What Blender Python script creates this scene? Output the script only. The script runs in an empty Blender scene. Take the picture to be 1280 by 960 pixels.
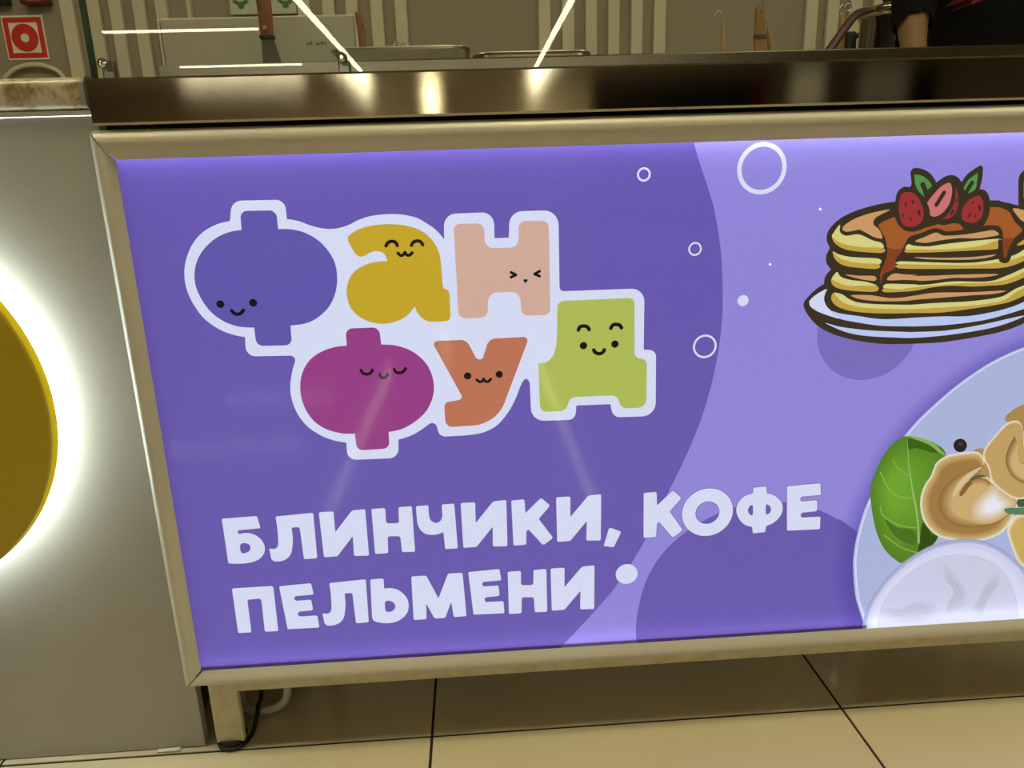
import bpy, bmesh, math, random
from mathutils import Vector, Matrix
from mathutils.geometry import delaunay_2d_cdt

random.seed(7)
scene = bpy.context.scene
col = scene.collection

# ------------------------------------------------------------------ camera
cam_data = bpy.data.cameras.new('camera')
cam = bpy.data.objects.new('camera', cam_data)
col.objects.link(cam)
cam_data.sensor_width = 36.0
cam_data.lens = 25.2803
cam_data.clip_start = 0.02
cam.matrix_world = Matrix(((0.997835, 0.045837, -0.047161, 0.000000), (-0.057424, 0.257677, -0.964523, -0.845000), (-0.032059, 0.965143, 0.259751, 0.749486), (0, 0, 0, 1)))
scene.camera = cam

# ------------------------------------------------------------------ world and exposure
world = bpy.data.worlds.new('world')
scene.world = world
world.use_nodes = True
world.node_tree.nodes['Background'].inputs[0].default_value = (1.0, 0.86, 0.58, 1)
world.node_tree.nodes['Background'].inputs[1].default_value = 0.02
vs = scene.view_settings
vs.view_transform = 'Standard'
vs.look = 'None'
vs.exposure = 0.0
vs.gamma = 1.0
vs.use_curve_mapping = False
scene.cycles.use_denoising = True
scene.cycles.max_bounces = 8
scene.cycles.sample_clamp_indirect = 6.0

WARM = (1.0, 0.89, 0.53)          # ceiling lamps, as the camera balanced them
COOL = (0.97, 0.99, 1.0)          # LEDs inside the signs
PANEL_LIGHT = 18.0                # square ceiling panels
LINE_LIGHT = 32.0                 # long ceiling lamps
HALL_FILL = 2.0
KITCHEN_FILL = 3.9
SIGN_LIGHT = 1.13                  # diffuser behind the poster
SIGN_EDGE = 12.0                   # LED rows along its upper and lower edge
HALO_LIGHT = 14.0

# ------------------------------------------------------------------ helpers
def lin(c):
    return tuple(((v / 255) / 12.92 if v / 255 <= 0.04045 else ((v / 255 + 0.055) / 1.055) ** 2.4) for v in c)

def nodes_of(name):
    m = bpy.data.materials.new(name)
    m.use_nodes = True
    nt = m.node_tree
    return m, nt, nt.nodes['Principled BSDF'], nt.nodes['Material Output']

def mat(name, color, rough=0.5, metal=0.0, spec=0.5, bump=0.0, bscale=200.0, var=0.0, vscale=6.0, coat=0.0):
    m, nt, p, out = nodes_of(name)
    p.inputs['Base Color'].default_value = (*color, 1)
    p.inputs['Roughness'].default_value = rough
    p.inputs['Metallic'].default_value = metal
    p.inputs['Specular IOR Level'].default_value = spec
    p.inputs['Coat Weight'].default_value = coat
    tc = nt.nodes.new('ShaderNodeTexCoord')
    if var:
        n = nt.nodes.new('ShaderNodeTexNoise')
        n.inputs['Scale'].default_value = vscale
        n.inputs['Detail'].default_value = 5
        r = nt.nodes.new('ShaderNodeMapRange')
        r.inputs['To Min'].default_value = 1 - var
        r.inputs['To Max'].default_value = 1 + var
        mx = nt.nodes.new('ShaderNodeVectorMath')
        mx.operation = 'SCALE'
        mx.inputs[0].default_value = color
        nt.links.new(tc.outputs['Object'], n.inputs['Vector'])
        nt.links.new(n.outputs['Fac'], r.inputs['Value'])
        nt.links.new(r.outputs['Result'], mx.inputs['Scale'])
        nt.links.new(mx.outputs[0], p.inputs['Base Color'])
    if bump:
        n = nt.nodes.new('ShaderNodeTexNoise')
        n.inputs['Scale'].default_value = bscale
        b = nt.nodes.new('ShaderNodeBump')
        b.inputs['Strength'].default_value = bump
        b.inputs['Distance'].default_value = 0.001
        nt.links.new(tc.outputs['Object'], n.inputs['Vector'])
        nt.links.new(n.outputs['Fac'], b.inputs['Height'])
        nt.links.new(b.outputs['Normal'], p.inputs['Normal'])
    return m

def emit(name, color, strength):
    m, nt, p, out = nodes_of(name)
    nt.nodes.remove(p)
    e = nt.nodes.new('ShaderNodeEmission')
    e.inputs[0].default_value = (*color, 1)
    e.inputs[1].default_value = strength
    nt.links.new(e.outputs[0], out.inputs[0])
    return m

def obj(name, bm, m, parent=None, smooth=False, angle=None):
    me = bpy.data.meshes.new(name)
    bmesh.ops.recalc_face_normals(bm, faces=bm.faces)
    bm.to_mesh(me)
    bm.free()
    for mm in (m if isinstance(m, (list, tuple)) else [m]):
        me.materials.append(mm)
    if smooth:
        for p in me.polygons:
            p.use_smooth = True
        if angle:
            me.set_sharp_from_angle(angle=math.radians(angle))
    o = bpy.data.objects.new(name, me)
    col.objects.link(o)
    o.parent = parent
    return o

def thing(name, label, cat, group=None, loc=None):
    o = bpy.data.objects.new(name, None)
    o.empty_display_size = 0.05
    col.objects.link(o)
    o['label'] = label
    o['category'] = cat
    if group:
        o['group'] = group
    return o

def tag(o, label, cat, group=None):
    o['label'] = label
    o['category'] = cat
    if group:
        o['group'] = group
    return o

def struct(o, label=None, cat=None):
    o['kind'] = 'structure'
    if label:
        o['label'] = label
    if cat:
        o['category'] = cat
    return o

def box(x0, x1, y0, y1, z0, z1, bevel=0.0, seg=2, bm=None):
    b = bmesh.new()
    bmesh.ops.create_cube(b, size=1)
    bmesh.ops.scale(b, vec=(x1 - x0, y1 - y0, z1 - z0), verts=b.verts)
    bmesh.ops.translate(b, vec=((x0 + x1) / 2, (y0 + y1) / 2, (z0 + z1) / 2), verts=b.verts)
    if bevel:
        bmesh.ops.bevel(b, geom=b.edges[:], offset=bevel, segments=seg, affect='EDGES', profile=0.5)
    if bm is None:
        return b
    me = bpy.data.meshes.new('tmp')
    b.to_mesh(me)
    b.free()
    bm.from_mesh(me)
    bpy.data.meshes.remove(me)
    return bm

def prism_x(profile, x0, x1):
    """closed (y, z) profile swept along x"""
    b = bmesh.new()
    A = [b.verts.new((x0, y, z)) for y, z in profile]
    B = [b.verts.new((x1, y, z)) for y, z in profile]
    n = len(profile)
    for i in range(n):
        b.faces.new((A[i], A[(i + 1) % n], B[(i + 1) % n], B[i]))
    b.faces.new(A[::-1])
    b.faces.new(B)
    return b

def prism_y(outline, y0, y1):
    """closed (x, z) outline swept along y"""
    b = bmesh.new()
    A = [b.verts.new((x, y0, z)) for x, z in outline]
    B = [b.verts.new((x, y1, z)) for x, z in outline]
    n = len(outline)
    for i in range(n):
        b.faces.new((A[i], A[(i + 1) % n], B[(i + 1) % n], B[i]))
    b.faces.new(A[::-1])
    b.faces.new(B)
    return b

def tube(pts, r, seg=12, bm=None, caps=True):
    """round bar through 3-D points; r is a number or one radius per point"""
    b = bm or bmesh.new()
    P = [Vector(p) for p in pts]
    n = len(P)
    rs = r if isinstance(r, (list, tuple)) else [r] * n
    rings = []
    up = None
    for i in range(n):
        d = (P[min(i + 1, n - 1)] - P[max(i - 1, 0)]).normalized()
        if up is None:
            up = Vector((0, 0, 1)) if abs(d.z) < 0.9 else Vector((1, 0, 0))
        u = d.cross(up).normalized()
        v = u.cross(d).normalized()
        up = v
        rings.append([b.verts.new(P[i] + (u * math.cos(a) + v * math.sin(a)) * rs[i]) for a in [2 * math.pi * k / seg for k in range(seg)]])
    for i in range(n - 1):
        for k in range(seg):
            b.faces.new((rings[i][k], rings[i][(k + 1) % seg], rings[i + 1][(k + 1) % seg], rings[i + 1][k]))
    if caps:
        b.faces.new(rings[0][::-1])
        b.faces.new(rings[-1])
    return b

def lathe(profile, cx, cy, seg=40, axis='Z', closed=False):
    """profile of (radius, height) turned about an axis through (cx, cy) - for axis Y it is (x, z)"""
    b = bmesh.new()
    rings = []
    for r, hgt in profile:
        ring = []
        for k in range(seg):
            a = 2 * math.pi * k / seg
            if axis == 'Z':
                ring.append(b.verts.new((cx + r * math.cos(a), cy + r * math.sin(a), hgt)))
            else:
                ring.append(b.verts.new((cx + r * math.cos(a), hgt, cy + r * math.sin(a))))
        rings.append(ring)
    pairs = list(zip(rings[:-1], rings[1:]))
    if closed:
        pairs.append((rings[-1], rings[0]))
    for A, B in pairs:
        for k in range(seg):
            b.faces.new((A[k], A[(k + 1) % seg], B[(k + 1) % seg], B[k]))
    if not closed:
        b.faces.new(rings[0][::-1])
        b.faces.new(rings[-1])
    return b

def copy_tree(o, parent=None, name=None):
    c = o.copy()
    col.objects.link(c)
    c.parent = parent
    for ch in list(o.children):
        copy_tree(ch, c)
    return c

def spline(P, n=8):
    """smooth curve through 3-D points"""
    P = [Vector(p) for p in P]
    out = []
    for i in range(len(P) - 1):
        p0, p1, p2, p3 = P[max(i - 1, 0)], P[i], P[i + 1], P[min(i + 2, len(P) - 1)]
        for k in range(n):
            t = k / n
            out.append(0.5 * ((2 * p1) + (p2 - p0) * t + (2 * p0 - 5 * p1 + 4 * p2 - p3) * t * t + (3 * p1 - p0 - 3 * p2 + p3) * t ** 3))
    out.append(P[-1])
    return out

# ------------------------------------------------------------------ materials
def brushed(name, color, rough, aniso):
    """sheet steel brushed lengthwise: sharp across the grain, drawn out upright"""
    m, nt, p, out = nodes_of(name)
    nt.nodes.remove(p)
    g = nt.nodes.new('ShaderNodeBsdfAnisotropic')
    g.distribution = 'BECKMANN'
    g.inputs['Roughness'].default_value = rough
    g.inputs['Anisotropy'].default_value = aniso
    t = nt.nodes.new('ShaderNodeTangent')
    t.direction_type = 'RADIAL'
    t.axis = 'Z'
    nt.links.new(t.outputs[0], g.inputs['Tangent'])
    tc = nt.nodes.new('ShaderNodeTexCoord')
    mp = nt.nodes.new('ShaderNodeMapping')
    mp.inputs['Scale'].default_value = (25, 25, 900)
    n = nt.nodes.new('ShaderNodeTexNoise')
    n.inputs['Scale'].default_value = 1.0
    n.inputs['Detail'].default_value = 3
    r = nt.nodes.new('ShaderNodeMapRange')
    r.inputs['To Min'].default_value = 0.75
    r.inputs['To Max'].default_value = 1.2
    sc = nt.nodes.new('ShaderNodeVectorMath')
    sc.operation = 'SCALE'
    sc.inputs[0].default_value = color
    nt.links.new(tc.outputs['Object'], mp.inputs[0])
    nt.links.new(mp.outputs[0], n.inputs['Vector'])
    nt.links.new(n.outputs['Fac'], r.inputs['Value'])
    nt.links.new(r.outputs[0], sc.inputs['Scale'])
    nt.links.new(sc.outputs[0], g.inputs['Color'])
    nt.links.new(g.outputs[0], out.inputs[0])
    return m

STEEL = brushed('brushed_steel', (0.47, 0.43, 0.36), 0.09, 0.45)
STEEL_LIP = brushed('brushed_steel_lip', (0.40, 0.37, 0.31), 0.32, 0.1)
STEEL2 = mat('satin_steel', (0.52, 0.50, 0.47), 0.34, 1.0, var=0.06, vscale=30)
CHROME = mat('chrome', (0.8, 0.8, 0.8), 0.06, 1.0)
ALU = mat('anodised_aluminium', (0.67, 0.645, 0.56), 0.45, 0.15, bump=0.04, bscale=700, var=0.05, vscale=9)
PAINT = mat('cream_painted_tube', (0.66, 0.59, 0.41), 0.5, 0.0, var=0.3, vscale=45, bump=0.1, bscale=160)
BLACK = mat('black_rubber', (0.012, 0.012, 0.012), 0.6)
DARK = mat('dark_housing', (0.03, 0.03, 0.03), 0.7)
GREY = mat('grey_laminate', (0.46, 0.45, 0.42), 0.42, bump=0.06, bscale=500, var=0.04, vscale=3)
WOOD = mat('brown_wood', (0.22, 0.085, 0.03), 0.5, var=0.3, vscale=60)
PALEWOOD = mat('pale_wood', (0.36, 0.22, 0.08), 0.55, var=0.2, vscale=70)
WALLM = mat('taupe_wall_paint', (0.31, 0.27, 0.215), 0.75, var=0.03, vscale=4)
SLATM = mat('cream_slat_paint', (0.60, 0.56, 0.46), 0.6, var=0.02, vscale=8)
TILE = mat('beige_porcelain', (0.66, 0.585, 0.42), 0.09, spec=0.5, var=0.05, vscale=7)
GROUT = mat('dark_grout', (0.02, 0.016, 0.012), 0.9)
CEIL = mat('ceiling_paint', (0.42, 0.38, 0.31), 0.85)
WHITEP = mat('white_plastic', (0.78, 0.76, 0.68), 0.4)

# ================================================================== THE SETTING
X0, X1, Y0, Y1, H = -8.0, 10.0, -15.0, 2.2, 3.0
floor = struct(obj('floor', box(X0, X1, Y0, Y1 + 0.1, -0.06, -0.0015), GROUT))
TX, TY, TS = -0.0887, 0.0235, 0.6
tile_mesh = None
far = bmesh.new()
for i in range(-14, 18):
    for j in range(-26, 4):
        xa, ya = TX + i * TS, TY + j * TS
        if xa + TS < X0 or xa > X1 or ya + TS < Y0 or ya > Y1:
            continue
        if -6 <= i <= 5 and -7 <= j <= 3:
            if tile_mesh is None:
                t = obj('tile', box(0.0019, TS - 0.0019, 0.0019, TS - 0.0019, -0.008, 0, 0.0006, 1), TILE, floor)
                tile_mesh = t.data
            else:
                t = bpy.data.objects.new('tile', tile_mesh)
                col.objects.link(t)
                t.parent = floor
            t.location = (xa, ya, 0)
        else:
            a = [far.verts.new(c) for c in ((xa + 0.0019, ya + 0.0019, 0), (xa + TS - 0.0019, ya + 0.0019, 0), (xa + TS - 0.0019, ya + TS - 0.0019, 0), (xa + 0.0019, ya + TS - 0.0019, 0))]
            far.faces.new(a)
ft = obj('far_tiles', far, TILE, floor)
ft['kind'] = 'stuff'

struct(obj('ceiling', box(X0, X1, Y0, Y1 + 0.1, H, H + 0.1), CEIL))
wl = struct(obj('wall_left', box(X0 - 0.1, X0, Y0, Y1 + 0.1, 0, H), WALLM))
wr = struct(obj('wall_right', box(X1, X1 + 0.1, Y0, Y1 + 0.1, 0, H), WALLM))

wall = struct(obj('wall_back', box(X0, X1, Y1, Y1 + 0.1, 0, H), WALLM))
for a, b in [(-1.95, -1.78), (-1.483, -1.434), (-1.388, -1.341), (-1.306, -1.261), (-1.220, -1.175), (-1.138, -1.094), (-1.023, -1.006),
             (-0.614, -0.569), (-0.523, -0.477), (-0.435, -0.389), (-0.342, -0.296), (-0.251, -0.205),
             (0.297, 0.343), (0.388, 0.435), (0.479, 0.524), (0.567, 0.612), (0.657, 0.702), (0.746, 0.793),
             (1.349, 1.396), (1.434, 1.481), (1.526, 1.573), (1.618, 1.665), (1.71, 1.757), (1.80, 1.847)]:
    obj('slat', box(a, b, Y1 - 0.022, Y1 - 0.0005, 0.05, H - 0.02, 0.002, 1), SLATM, wall)

# the hall behind the camera: its far wall and shop fronts show in the steel
opp = struct(obj('wall_front', box(X0, X1, Y0 - 0.1, Y0, 0, H), mat('hall_wall_paint', (0.30, 0.25, 0.18), 0.7)))
dk = mat('dark_shopfront', (0.012, 0.010, 0.008), 0.5)
lt = mat('pale_cladding', (0.62, 0.55, 0.42), 0.6)
rdm = mat('red_cladding', (0.16, 0.02, 0.02), 0.5)
for a, b, m in [(-7.8, -3.3, mat('brown_cladding', (0.32, 0.26, 0.18), 0.6)), (1.15, 2.6, lt), (2.65, 6.0, dk), (6.02, 6.3, rdm), (6.8, 7.6, lt), (8.2, 9.4, mat('tan_cladding', (0.3, 0.25, 0.17), 0.6)), (9.5, 9.95, dk)]:
    obj('cladding_panel', box(a, b, Y0 + 0.001, Y0 + 0.06, 0.02, H - 0.02), m, opp)
obj('added_glow', box(-0.82, -0.56, Y0 + 0.001, Y0 + 0.03, 2.3, H - 0.05), emit('added_glow', WARM, 9.0), opp)  # unseen glowing strip added for the bright streak in the steel apron

for a, b, k in ((6.85, 7.5, 0.30), (8.3, 9.3, 0.12)):
    obj('added_glow', box(a, b, Y0 + 0.061, Y0 + 0.08, 2.2, H - 0.05), emit('added_dim_glow', WARM, k), opp)  # weak glow added over the cladding to lighten the steel's right side

# ceiling lamps
LINE = emit('lamp_tube', (1.0, 0.93, 0.66), LINE_LIGHT)
FIX = mat('lamp_housing', (0.6, 0.58, 0.52), 0.5)
def line_lamp(xa, xb, ya, yb, label):
    t = thing('linear_lamp', label, 'lamp', 'linear ceiling lamps of the hall')
    z = H
    obj('housing', box(xa - 0.01, xb + 0.01, ya - 0.01, yb + 0.01, z - 0.03, z - 0.0005, 0.004, 1), FIX, t)
    obj('tube', box(xa, xb, ya, yb, z - 0.05, z - 0.0305), LINE, t)
line_lamp(-1.93, -1.85, -14.6, -7.0, 'long glowing ceiling lamp running away from the counter, left of two')
line_lamp(1.31, 1.39, -14.6, -7.0, 'long glowing ceiling lamp running away from the counter, right of two')
line_lamp(-4.78, -2.74, -9.93, -9.85, 'glowing ceiling lamp lying across the hall, nearer of two')
line_lamp(-4.82, -2.78, -12.71, -12.62, 'glowing ceiling lamp lying across the hall, farther of two')
PANEL = emit('lamp_panel', WARM, PANEL_LIGHT)
def panel_lamp(x, y, w, d, label, m=PANEL):
    t = thing('ceiling_panel_lamp', label, 'lamp', 'square ceiling lamps')
    obj('frame', box(x - w / 2 - 0.03, x + w / 2 + 0.03, y - d / 2 - 0.03, y + d / 2 + 0.03, H - 0.02, H - 0.0005, 0.004, 1), FIX, t)
    obj('diffuser', box(x - w / 2, x + w / 2, y - d / 2, y + d / 2, H - 0.028, H - 0.0205), m, t)
panel_lamp(-1.7, -0.42, 0.6, 0.6, 'square ceiling lamp right before the counters, leftmost')
panel_lamp(0.3, -0.42, 0.6, 0.6, 'square ceiling lamp right before the counters, second from the left')
panel_lamp(2.3, -0.42, 0.6, 0.6, 'square ceiling lamp right before the counters, third from the left')
panel_lamp(4.3, -0.42, 0.6, 0.6, 'square ceiling lamp right before the counters, rightmost')
panel_lamp(-2.6, -3.6, 0.6, 0.6, 'added square fill lamp out in the hall, to the left', emit('hall_fill', WARM, HALL_FILL))  # unseen hall lamps added to light the upright fronts
panel_lamp(2.8, -3.6, 0.6, 0.6, 'added square fill lamp out in the hall, to the right', emit('hall_fill', WARM, HALL_FILL))
panel_lamp(-0.9, 0.9, 0.6, 0.6, 'added square fill lamp above the kitchen, to the left', emit('kitchen_fill', WARM, KITCHEN_FILL))  # unseen lamps added over the kitchen to light its wall
panel_lamp(1.3, 0.9, 0.6, 0.6, 'added square fill lamp above the kitchen, to the right', emit('kitchen_fill', WARM, KITCHEN_FILL))

# ================================================================== THE COUNTER
XR = 1.19
stand = thing('food_counter', 'steel serving counter on square cream legs with brushed front apron', 'counter')
# brushed apron: a folded sheet, 49 mm tall, with its top flange running back
ap = [(0.004, 0.8315), (0.0025, 0.834), (0.0025, 0.8770), (0.0045, 0.8793), (0.100, 0.8793), (0.100, 0.877), (0.007, 0.877), (0.0055, 0.8755), (0.0055, 0.835), (0.0075, 0.833), (0.0075, 0.8315)]
obj('apron', prism_x(ap, -0.4022, XR), STEEL, stand)
obj('worktop', box(-0.362, XR, 0.0975, 0.72, 0.8765, 0.906, 0.0015, 2), STEEL_LIP, stand)
obj('back_shelf', box(-0.38, XR - 0.02, 0.10, 0.70, 0.80, 0.8755), DARK, stand)
leg = None
for lx, ly in [(-0.391, 0.027), (XR - 0.04, 0.027), (-0.391, 0.66), (XR - 0.04, 0.66)]:
    if leg is None:
        leg = obj('leg', box(-0.0, 0.039, 0, 0.010, 0.0105, 0.80, 0.0015, 2), PAINT, stand)
        fo = obj('foot', lathe([(0.004, 0.0125), (0.0195, 0.0125), (0.0195, 0.009), (0.012, 0.0075), (0.0135, 0.003), (0.0125, 0.0)], 0.0195, 0.0125, 24), BLACK, leg)
        leg.location = (lx, ly, 0)
    else:
        c = copy_tree(leg, stand)
        c.location = (lx, ly, 0)
obj('bottom_rail', box(-0.352, XR - 0.04, 0.024, 0.062, 0.0945, 0.1195, 0.001, 1), PAINT, stand)

# ================================================================== THE LIGHT BOX
lb = thing('light_box_sign', 'backlit purple sign in a metal snap frame on the counter front', 'sign')
FX0, FX1, FZ0, FZ1 = -0.411, XR, 0.1195, 0.8272
WL_, WT, WB = 0.0235, 0.0312, 0.0225
m, nt, p, out = nodes_of('blocker_sheet')
nt.nodes.remove(p)
_t = nt.nodes.new('ShaderNodeBsdfTranslucent')
_t.inputs[0].default_value = (0.45, 0.40, 0.42, 1)
nt.links.new(_t.outputs[0], out.inputs[0])
BLOCKER = m
def rail_profile(w):
    return [(0, 0.024), (0, 0.0105), (0.05 * w, 0.0065), (0.14 * w, 0.0035), (0.24 * w, 0.0012), (0.36 * w, 0.0), (0.48 * w, 0.0003), (0.62 * w, 0.0018), (0.76 * w, 0.0040), (0.90 * w, 0.0066), (1.0 * w, 0.0082), (1.0 * w, 0.0090), (0.12 * w, 0.0092), (0.12 * w, 0.024)]
def frame_profile(side):
    b = bmesh.new()
    g = 0.0011
    rings = []
    for end in (0, 1):
        ring = []
        if side in ('t', 'b'):
            prof = rail_profile(WT if side == 't' else WB)
            ww = WT if side == 't' else WB
            for d, y in prof:
                off = d / ww * WL_
                x = FX0 + off + g * 2 if end == 0 else FX1 - off - g * 2
                z = FZ1 - d if side == 't' else FZ0 + d
                ring.append(b.verts.new((x, y, z)))
        else:
            for d, y in rail_profile(WL_):
                x = FX0 + d if side == 'l' else FX1 - d
                fr = d / WL_
                z = FZ0 + fr * WB + g if end == 0 else FZ1 - fr * WT - g
                ring.append(b.verts.new((x, y, z)))
        rings.append(ring)
    n = len(rings[0])
    for i in range(n):
        b.faces.new((rings[0][i], rings[0][(i + 1) % n], rings[1][(i + 1) % n], rings[1][i]))
    b.faces.new(rings[0])
    b.faces.new(rings[1][::-1])
    return obj('frame_profile', b, ALU, lb, True, 50)
for s in 'tblr':
    frame_profile(s)
# flat back sheet of the box, in front of the counter's legs
obj('housing', box(FX0 + 0.0035, FX1 - 0.0035, 0.0226, 0.0264, FZ0 + 0.0035, FZ1 - 0.0035), DARK, lb)
PX0, PX1, PZ0, PZ1 = FX0 + WL_ - 0.005, FX1 - WL_ + 0.005, FZ0 + WB - 0.005, FZ1 - WT + 0.005
b = bmesh.new()
q = [b.verts.new(c) for c in ((PX0 - 0.004, 0.0215, PZ0 - 0.004), (PX1 + 0.004, 0.0215, PZ0 - 0.004), (PX1 + 0.004, 0.0215, PZ1 + 0.004), (PX0 - 0.004, 0.0215, PZ1 + 0.004))]
b.faces.new(q)
obj('light_panel', b, emit('sign_diffuser', COOL, SIGN_LIGHT), lb)
obj('backlight_blocker', box(PX0, 0.527, 0.0099, 0.0165, PZ0 - 0.002, PZ0 + 0.0098), BLOCKER, lb)  # unseen strip added to hold back light along the poster's lower edge
obj('led_strip', box(PX0, PX1, 0.0170, 0.0205, PZ1 + 0.001, PZ1 + 0.003), emit('led_row', (0.9, 0.93, 1.0), SIGN_EDGE), lb)
obj('led_strip', box(PX0, PX1, 0.0180, 0.0210, PZ0 + 0.0100, PZ0 + 0.0118), emit('led_row', (0.95, 0.95, 1.0), SIGN_EDGE * 0.55), lb)

# ---- printed poster: one flat sheet cut into its printed fields
def expand(spec):
    """outline in millimetres -> polygon points; r < 0 marks points on a smooth curve, r > 0 a rounded corner"""
    if spec[0] == 'O':
        _, cx, cz, r = spec
        n = max(14, min(72, int(r * 2.2)))
        return [(cx + r * math.cos(2 * math.pi * k / n), cz + r * math.sin(2 * math.pi * k / n)) for k in range(n)]
    if spec[0] == 'L':
        pts, w = spec[1], spec[2]
        C = [Vector((p[0], 0, p[1])) for p in pts]
        C = spline(C, 5) if len(C) > 2 else C
        C = [Vector((p.x, p.z)) for p in C]
        L, Rr = [], []
        n = len(C)
        for i in range(n):
            d = (C[min(i + 1, n - 1)] - C[max(i - 1, 0)]).normalized()
            nn = Vector((-d.y, d.x))
            L.append(C[i] + nn * w)
            Rr.append(C[i] - nn * w)
        d1 = (C[-1] - C[-2]).normalized()
        d0 = (C[0] - C[1]).normalized()
        def cap(c, d):
            a0 = math.atan2(d.y, d.x) + math.pi / 2
            return [c + Vector((math.cos(a0 - math.pi * k / 6), math.sin(a0 - math.pi * k / 6))) * w for k in range(1, 6)]
        return [tuple(p) for p in L + cap(C[-1], d1) + Rr[::-1] + cap(C[0], d0)]
    n = len(spec)
    V = [Vector(p[:2]) for p in spec]
    T = [p[2] for p in spec]
    out = []
    for i in range(n):
        p, r = V[i], T[i]
        if r > 0:
            a, c = V[i - 1], V[(i + 1) % n]
            da, dc = (a - p), (c - p)
            la, lc = da.length, dc.length
            ca = max(-0.999, min(0.999, da.normalized().dot(dc.normalized())))
            half = math.acos(ca) / 2
            tl = min(r / max(math.tan(half), 0.05), la * 0.48, lc * 0.48)
            s, e = p + da.normalized() * tl, p + dc.normalized() * tl
            for k in range(7):
                t = k / 6
                # circular-looking corner
                w = 0.5 + 0.5 * math.sin(half)
                w = math.sin(half)
                b0, b1, b2 = (1 - t) ** 2, 2 * t * (1 - t) * w, t * t
                out.append(((s * b0 + p * b1 + e * b2) / (b0 + b1 + b2)).copy())
        else:
            out.append(p.copy())
        j = (i + 1) % n
        if T[i] < 0 or T[j] < 0:
            p1, p2 = V[i], V[j]
            p0 = V[i - 1] if T[i] < 0 else p1
            p3 = V[(j + 1) % n] if T[j] < 0 else p2
            m = max(2, min(10, int((p2 - p1).length / 1.6)))
            for k in range(1, m):
                t = k / m
                out.append(0.5 * ((2 * p1) + (p2 - p0) * t + (2 * p0 - 5 * p1 + 4 * p2 - p3) * t * t + (3 * p1 - p0 - 3 * p2 + p3) * t ** 3))
    return [tuple(p) for p in out]

def inside(poly, x, y):
    c = False
    j = len(poly) - 1
    for i in range(len(poly)):
        xi, yi = poly[i]
        xj, yj = poly[j]
        if (yi > y) != (yj > y) and x < (xj - xi) * (y - yi) / (yj - yi) + xi:
            c = not c
        j = i
    return c

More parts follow.
